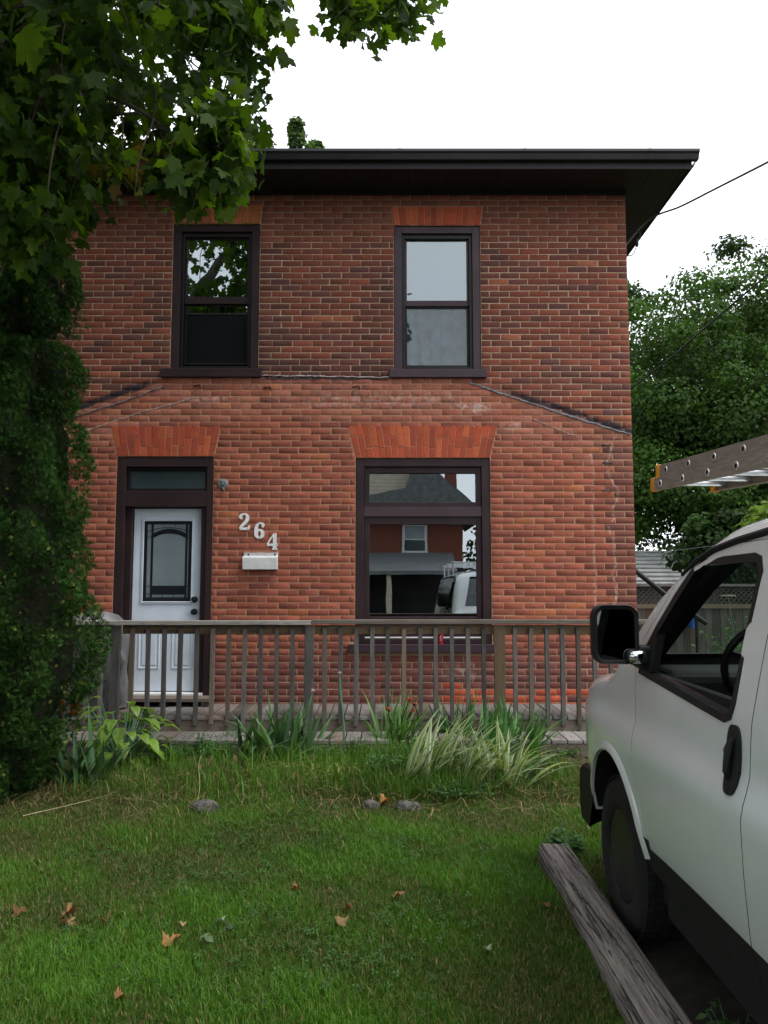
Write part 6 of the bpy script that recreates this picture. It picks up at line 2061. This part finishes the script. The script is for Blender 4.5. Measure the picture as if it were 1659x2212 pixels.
# ------------------------------------------------------------------ trees behind
def far_tree(name, label, base, crowns, nblob, nleaf, size, col, grp='trees behind the house', trunk_h=None, low=0.0, blob=(0.55, 1.1)):
    base = Vector(base)
    root = empty(name, base, label, 'tree', grp)
    top = max(c[0][2] for c in crowns)
    lm = MB()
    lm.tube(sag([base, base + Vector((0.1, 0, top * 0.35)), base + Vector((0.0, 0.1, top * 0.7)), base + Vector((0.1, 0, top))], 4), [0.30 - 0.02 * i for i in range(13)], 8)
    T = np.array([(0, 0, 0), (0.42, 0.35, 0.08), (0.22, 0.75, 0.02), (0, 1, -0.1), (-0.22, 0.75, 0.02), (-0.42, 0.35, 0.08)], dtype=np.float32)
    Ft = np.array([(0, 1, 2), (0, 2, 3), (0, 3, 4), (0, 4, 5)])
    pos, zd, yd, sc, cl = [], [], [], [], []
    blobs = []
    for (c, r) in crowns:
        for k in range(nblob):
            e = Vector((random.gauss(0, 1), random.gauss(0, 1), random.gauss(0, 1))).normalized() * random.uniform(0.35, 1.0)
            p = Vector((c[0] + e.x * r[0], c[1] + e.y * r[1], c[2] + e.z * r[2]))
            blobs.append((p, random.uniform(*blob), random.choice([0.55, 0.8, 1.0, 1.35])))
    for (p, r, k) in blobs:
        if random.random() < 0.5:
            s = base + Vector((0, 0, max(1.5, p.z * 0.55)))
            lm.tube([s, s.lerp(p, 0.5) + Vector((0, 0, 0.3)), p], [0.07, 0.05, 0.015], 5)
        for j in range(nleaf):
            e = Vector((random.gauss(0, 1), random.gauss(0, 1), random.gauss(0.25, 1))).normalized()
            rr = r * random.uniform(0.45, 1.05)
            pos.append((p.x + e.x * rr * 1.15, p.y + e.y * rr, p.z + e.z * rr * 0.7))
            zd.append((e + Vector((random.gauss(0, .5), random.gauss(0, .5), random.gauss(0.5, .5)))))
            yd.append(Vector((e.x + random.gauss(0, .6), e.y + random.gauss(0, .6), -0.4 + random.gauss(0, .5))))
            sc.append(random.uniform(0.6, 1.25) * size)
            q = k * random.uniform(0.75, 1.2)
            cl += [(col[0] * q, col[1] * q, col[2] * q)] * len(T)
    V, Fo = scatter(T, Ft, np.array(pos), frames(np.array(zd), np.array(yd)), np.array(sc))
    tag(link_mesh('crown', np_mesh('crown', V, Fo, np.array(cl)), M['farleaf'], root), kind='stuff')
    lm.build('trunk', M['bark'], root, smooth=True)
    return root
G1 = (0.048, 0.108, 0.019)
far_tree('maple_tree', 'large dense maple right of the house behind the ladder', (10.6, 24, -0.1), [((10.2, 24, 7.9), (4.1, 3.6, 4.1)), ((9.0, 23, 5.0), (3.0, 2.6, 3.0))], 95, 420, 0.12, G1)
far_tree('maple_tree', 'tall maple at the right edge rising above its neighbour', (15.2, 27, -0.1), [((13.4, 27, 9.0), (3.6, 3.6, 5.2))], 110, 380, 0.13, (0.05, 0.11, 0.02))
far_tree('maple_tree', 'darker tree filling in behind the large maple by the wall', (8.6, 31, -0.1), [((9.0, 31, 8.4), (3.4, 3.0, 6.4))], 90, 260, 0.15, (0.04, 0.09, 0.02))
far_tree('poplar_tree', 'slim treetop poking above the dark gutter line', (-2.85, 27, -0.1), [(tuple(at(640, 305, 27)), (0.12, 0.35, 0.8)), (tuple(at(682, 330, 27)), (0.15, 0.4, 0.3)), (tuple(at(650, 420, 27)), (0.8, 0.8, 1.8))], 34, 90, 0.15, (0.13, 0.22, 0.07), blob=(0.1, 0.24))
far_tree('poplar_tree', 'rounded treetop above the gutter beside the maple branches', (-4.3, 27, -0.1), [(tuple(at(560, 345, 27)), (0.75, 0.8, 0.75)), (tuple(at(550, 450, 27)), (1.2, 1.2, 1.8))], 40, 100, 0.15, (0.13, 0.21, 0.06), blob=(0.14, 0.32))
far_tree('garden_sapling', 'light yellow green sapling leaning over the van roof', (4.6, 9.0, -0.05), [((4.55, 9.0, 2.35), (0.5, 0.45, 0.34))], 26, 46, 0.10, (0.16, 0.27, 0.035), None, blob=(0.12, 0.28))
far_tree('garden_shrub', 'green shrub coloured as sunlit in the gap beside the brick corner', (7.6, 26, -0.05), [((7.5, 26, 3.4), (1.3, 0.9, 1.6))], 26, 110, 0.15, (0.13, 0.22, 0.035), None, blob=(0.3, 0.6))  # sunlit look put into the bright leaf colour
far_tree('garden_shrub', 'dark low shrub hanging over the garden fence', (8.3, 18.4, -0.05), [((8.0, 18.4, 2.35), (1.3, 0.7, 1.0))], 50, 150, 0.13, (0.035, 0.08, 0.018), None, blob=(0.3, 0.55))

# ------------------------------------------------------------------ garden fence, shed, rail, white umbels
M['fence'] = woodmat('fence', (0.085, 0.075, 0.065), (0.045, 0.04, 0.036), 'z')
FY = 16.0
fence = empty('garden_fence', (8, FY, 0), 'dark board fence with lattice top beyond the van', 'fence')
xx = 4.6
while xx < 13.6:
    w = random.uniform(0.13, 0.145)
    MB().box(xx, xx + w, FY + random.uniform(-.006, .006), FY + 0.025, 0.0, 1.22 + random.uniform(-.01, .01)).build('board', M['fence'], fence)
    xx += w + 0.012
MB().box(4.6, 13.6, FY - 0.03, FY - 0.008, 1.225, 1.31).build('rail', M['fence'], fence)
MB().box(4.6, 13.6, FY - 0.04, FY + 0.05, 1.66, 1.71).build('cap_rail', M['rim_wood'], fence)
for k in range(6):
    MB().box(4.9 + k * 1.7, 5.0 + k * 1.7, FY + 0.03, FY + 0.12, 0, 1.66).build('post', M['fence'], fence)
lat = MB()
for k in range(-4, 96):
    for s in (1, -1):
        x0_ = 4.6 + k * 0.1
        a_, b_ = (x0_, 1.31), (x0_ + 0.35, 1.66)
        if s < 0: a_, b_ = (x0_ + 0.35, 1.31), (x0_, 1.66)
        yy = FY + (0.0 if s > 0 else 0.010)
        lat.add([(a_[0] - 0.018, yy, a_[1]), (a_[0] + 0.018, yy, a_[1]), (b_[0] + 0.018, yy, b_[1]), (b_[0] - 0.018, yy, b_[1])], [(0, 1, 2, 3)])
        lat.add([(a_[0] - 0.018, yy + 0.008, a_[1]), (a_[0] + 0.018, yy + 0.008, a_[1]), (b_[0] + 0.018, yy + 0.008, b_[1]), (b_[0] - 0.018, yy + 0.008, b_[1])], [(0, 1, 2, 3)])
tag(lat.build('lattice', M['fence'], fence), kind='stuff')
M['shed_metal'] = pmat('shed_metal', (0.30, 0.31, 0.30), (0.22, 0.23, 0.22), 3, 0.5, metal=0.2)
shed = empty('garden_shed', (8.5, 22, 0), 'pale ribbed metal roofed shed behind the fence', 'shed')
MB().box(6.2, 11.0, 20.8, 23.5, 0, 1.75).build('wall', M['fence'], shed)
rf = MB().prism([(20.5, 1.74), (22.2, 2.65), (23.9, 1.74), (23.9, 1.70), (22.2, 2.60), (20.5, 1.70)], 5.9, 11.3, 'x').build('roof', M['shed_metal'], shed)
for k in range(8):
    f = (k + 0.5) / 8
    y_, z_ = 20.5 + 1.7 * f, 1.745 + 0.91 * f
    MB().box(5.9, 11.3, y_ - 0.03, y_ + 0.03, z_, z_ + 0.035).build('roof_rib', M['shed_metal'], rf)
hr0, hr1 = at(1366, 1228, 12.0), at(1452, 1296, 12.0)
hr = empty('sloping_rail', hr0, 'dark sloping handrail beside the brick corner', 'handrail')
MB().tube([hr0 + Vector((-0.35, 0, 0.27)), hr0, hr1, hr1 + Vector((0.5, 0, -0.35))], 0.04, 8).build('bar', M['black_plastic'], hr, smooth=True)
for q in (hr0 + Vector((-0.2, 0, 0.12)), hr1 + Vector((0.35, 0, -0.27))):
    MB().tube([q, (q.x, q.y, -0.05)], 0.025, 8).build('upright', M['black_plastic'], hr, smooth=True)
M['umbel_white'] = pmat('umbel_white', (0.72, 0.72, 0.66), (0.55, 0.58, 0.48), 40, 0.8, 0.5, 90)
for i, (x_, y_, h_, lab) in enumerate(((5.15, 9.6, 1.62, 'tallest white umbel flower beyond the van cab'), (5.0, 10.4, 1.42, 'white umbel flower by the fence seen through the van window'),
                                     (5.7, 10.2, 1.50, 'white umbel flower above the steering wheel'), (4.3, 9.8, 1.52, 'white umbel flower just right of the brick corner'), (5.5, 9.4, 1.30, 'low broad white umbel flower seen in the cab window'))):
    b = Vector((x_, y_, -0.05))
    um = empty('umbel_flower', b, lab, 'plant', 'white umbel flowers in the side garden')
    tp = Vector((x_ + random.uniform(-.1, .1), y_, h_))
    MB().tube(sag([b, b.lerp(tp, 0.5) + Vector((0.03, 0, 0)), tp], 4), 0.006, 5).build('stem', M['allium'], um)
    m = MB()
    for k in range(46):
        a, r = random.uniform(0, 6.28), 0.085 * math.sqrt(random.random())
        q = tp + Vector((r * math.cos(a), r * math.sin(a), 0.03 - 1.5 * r * r))
        m.tube([q + Vector((0, 0, -0.006)), q + Vector((0, 0, 0.006))], [0.006, 0.014], 6)
    m.build('umbel', M['umbel_white'], um)
    weedpos = b + Vector((0.05, 0, 0))
weed('garden_weeds', 'bright garden weeds seen through the van window', Vector((5.9, 11.6, -0.05)), 1.6, 0.8, 140, (0.12, 0.24, 0.04), 0.10)
weed('garden_weeds', 'green weeds under white flowers by the wall corner', Vector((4.7, 10.6, -0.05)), 1.6, 0.6, 120, (0.08, 0.17, 0.035), 0.09)
M['blue'] = pmat('blue', (0.03, 0.14, 0.50), (0.025, 0.11, 0.42), 5, 0.5)
bb = at(1495, 1345, FY - 0.14)
bin_ = empty('blue_bucket', bb, 'small blue bucket hung on the fence seen through the van window', 'bucket')
MB().lathe([(0.07, -0.1), (0.095, 0.1), (0.1, 0.105), (0.085, 0.1), (0.06, -0.09)], bb, 'z', 20).build('body', M['blue'], bin_, smooth=True)
MB().tube(sag([bb + Vector((-0.095, 0, 0.09)), bb + Vector((-0.05, 0.1, 0.17)), bb + Vector((0.05, 0.1, 0.17)), bb + Vector((0.095, 0, 0.09))], 5), 0.005, 6).build('handle', M['galv'], bin_, smooth=True)

# ------------------------------------------------------------------ across the street (seen mirrored in the windows)
M['street_brick'] = pmat('street_brick', (0.24, 0.075, 0.045), (0.17, 0.06, 0.042), 9, 0.9, 0.4, 60, stretch=(1, 1, 3))
M['siding'] = pmat('siding', (0.62, 0.56, 0.42), (0.55, 0.49, 0.36), 4, 0.6)
oy = -16.0
M['shingle_grey'] = pmat('shingle_grey', (0.17, 0.18, 0.18), (0.11, 0.115, 0.12), 5, 0.9, 0.6, 20, stretch=(1, 4, 1))
oh = empty('street_house', (-2, oy, 0), 'brick house across the street mirrored in the picture window', 'house')
MB().box(-7.6, 3.35, oy - 8, oy, 2.6, 4.9).build('wall', M['street_brick'], oh)
MB().box(-7.6, 3.35, oy - 8, oy - 0.005, -0.1, 2.598).build('porch_wall', M['interior'], oh)  # dark wall colour stands in for the deep porch shade
MB().prism([(-3.0, 4.6), (4.2, 4.6), (1.7, 6.9), (1.25, 6.9), (0.9, 5.75), (-3.0, 4.95)], oy + 0.5, oy + 0.9).build('cross_roof', M['shingle_grey'], oh)
PK = (-0.6, 8.6)
gab = MB().prism([(-5.4, 4.9), (3.6, 4.9), (PK[0], 8.1)], oy - 0.3, oy - 0.01).build('gable', M['brown_trim'], oh)
for k in range(19):
    z0_ = 4.92 + k * 0.165
    f = (z0_ + 0.16 - 4.9) / (8.1 - 4.9)
    if f > 0.97: break
    xl, xr = -5.4 + (PK[0] + 5.4) * f, 3.6 + (PK[0] - 3.6) * f
    MB().add([(xl, oy, z0_), (xr, oy, z0_), (xr, oy - 0.008, z0_ + 0.158), (xl, oy - 0.008, z0_ + 0.158)], [(0, 1, 2, 3)]).build('siding_board', M['siding'], gab)
MB().prism([(-6.2, 4.55), (PK[0], PK[1]), (4.3, 4.55), (4.3, 4.75), (PK[0], PK[1] + 0.25), (-6.2, 4.75)], oy - 8.3, oy + 0.45).build('roof', M['shingle'], oh)
MB().box(2.75, 3.25, oy - 2.2, oy - 1.6, 5.0, 8.6).build('chimney', M['street_brick'], oh)
MB().prism([(oy, 2.95), (oy + 2.3, 2.15), (oy + 2.3, 2.28), (oy, 3.1)], -7.8, 2.9, 'x').build('porch_roof', M['shingle_grey'], oh)
MB().box(-7.8, 2.9, oy + 2.31, oy + 2.36, 2.13, 2.22).build('porch_fascia', M['galv'], oh)
for xp in (-7.4, -3.2, 0.2, 2.6): MB().box(xp - 0.09, xp + 0.09, oy + 2.05, oy + 2.23, 0, 2.16).build('porch_post', M['siding'], oh)
MB().box(-7.8, 2.9, oy + 0.002, oy + 2.3, -0.1, 0.35).build('porch_floor', M['rim_wood'], oh)
MB().box(-1.9, -0.9, oy + 0.004, oy + 0.06, 0.36, 2.3).build('door', M['interior'], oh)
ow = ring(MB(), 0.78, 1.82, 3.05, 4.35, 0.11, oy + 0.002, oy + 0.06).build('window', M['white_metal'], oh)
MB().box(0.7, 1.9, oy + 0.003, oy + 0.12, 2.98, 3.048).build('sill', M['white_metal'], ow)
MB().box(0.89, 1.71, oy + 0.01, oy + 0.03, 3.66, 4.24).build('blind', M['blind'], ow)
MB().box(0.89, 1.71, oy + 0.031, oy + 0.05, 3.62, 3.67).build('sash_rail', M['white_metal'], ow)
MB().box(0.89, 1.71, oy + 0.01, oy + 0.02, 3.16, 3.62).build('pane', M['transom_glass'], ow)
far_tree('street_tree', 'yellow green tree across the street mirrored in the window', (5.2, -17.5, -0.1), [((5.0, -17.5, 3.0), (1.4, 1.2, 1.8))], 24, 90, 0.22, (0.15, 0.22, 0.03), 'trees across the street', blob=(0.4, 0.8))
far_tree('street_tree', 'tall green tree across the street behind the mirrored house', (-11.5, -18, -0.1), [((-11, -18, 12), (4.0, 3.5, 5.0))], 60, 90, 0.42, G1, 'trees across the street', blob=(0.8, 1.5))
far_tree('street_tree', 'broad green tree beyond the mirrored street house', (10.5, -22, -0.1), [((10.5, -22, 6), (4.0, 3.5, 4.2))], 50, 80, 0.40, G1, 'trees across the street', blob=(0.8, 1.4))
far_tree('street_tree', 'unseen tree added at left, darkening and greening the van paint', (-11.5, 3.5, -0.1), [((-11.2, 3.5, 5.6), (3.2, 4.0, 4.6))], 60, 90, 0.40, G1, 'unseen trees added to block light', blob=(0.8, 1.4))  # out of view, added to darken the van side
far_tree('street_tree', 'unseen tree added behind the photographer to cover sky on the left', (-10.5, -5.5, -0.1), [((-10.2, -5.5, 6.0), (3.4, 3.6, 4.4))], 50, 90, 0.42, G1, 'unseen trees added to block light', blob=(0.8, 1.4))  # out of view, added to cut down the sky light
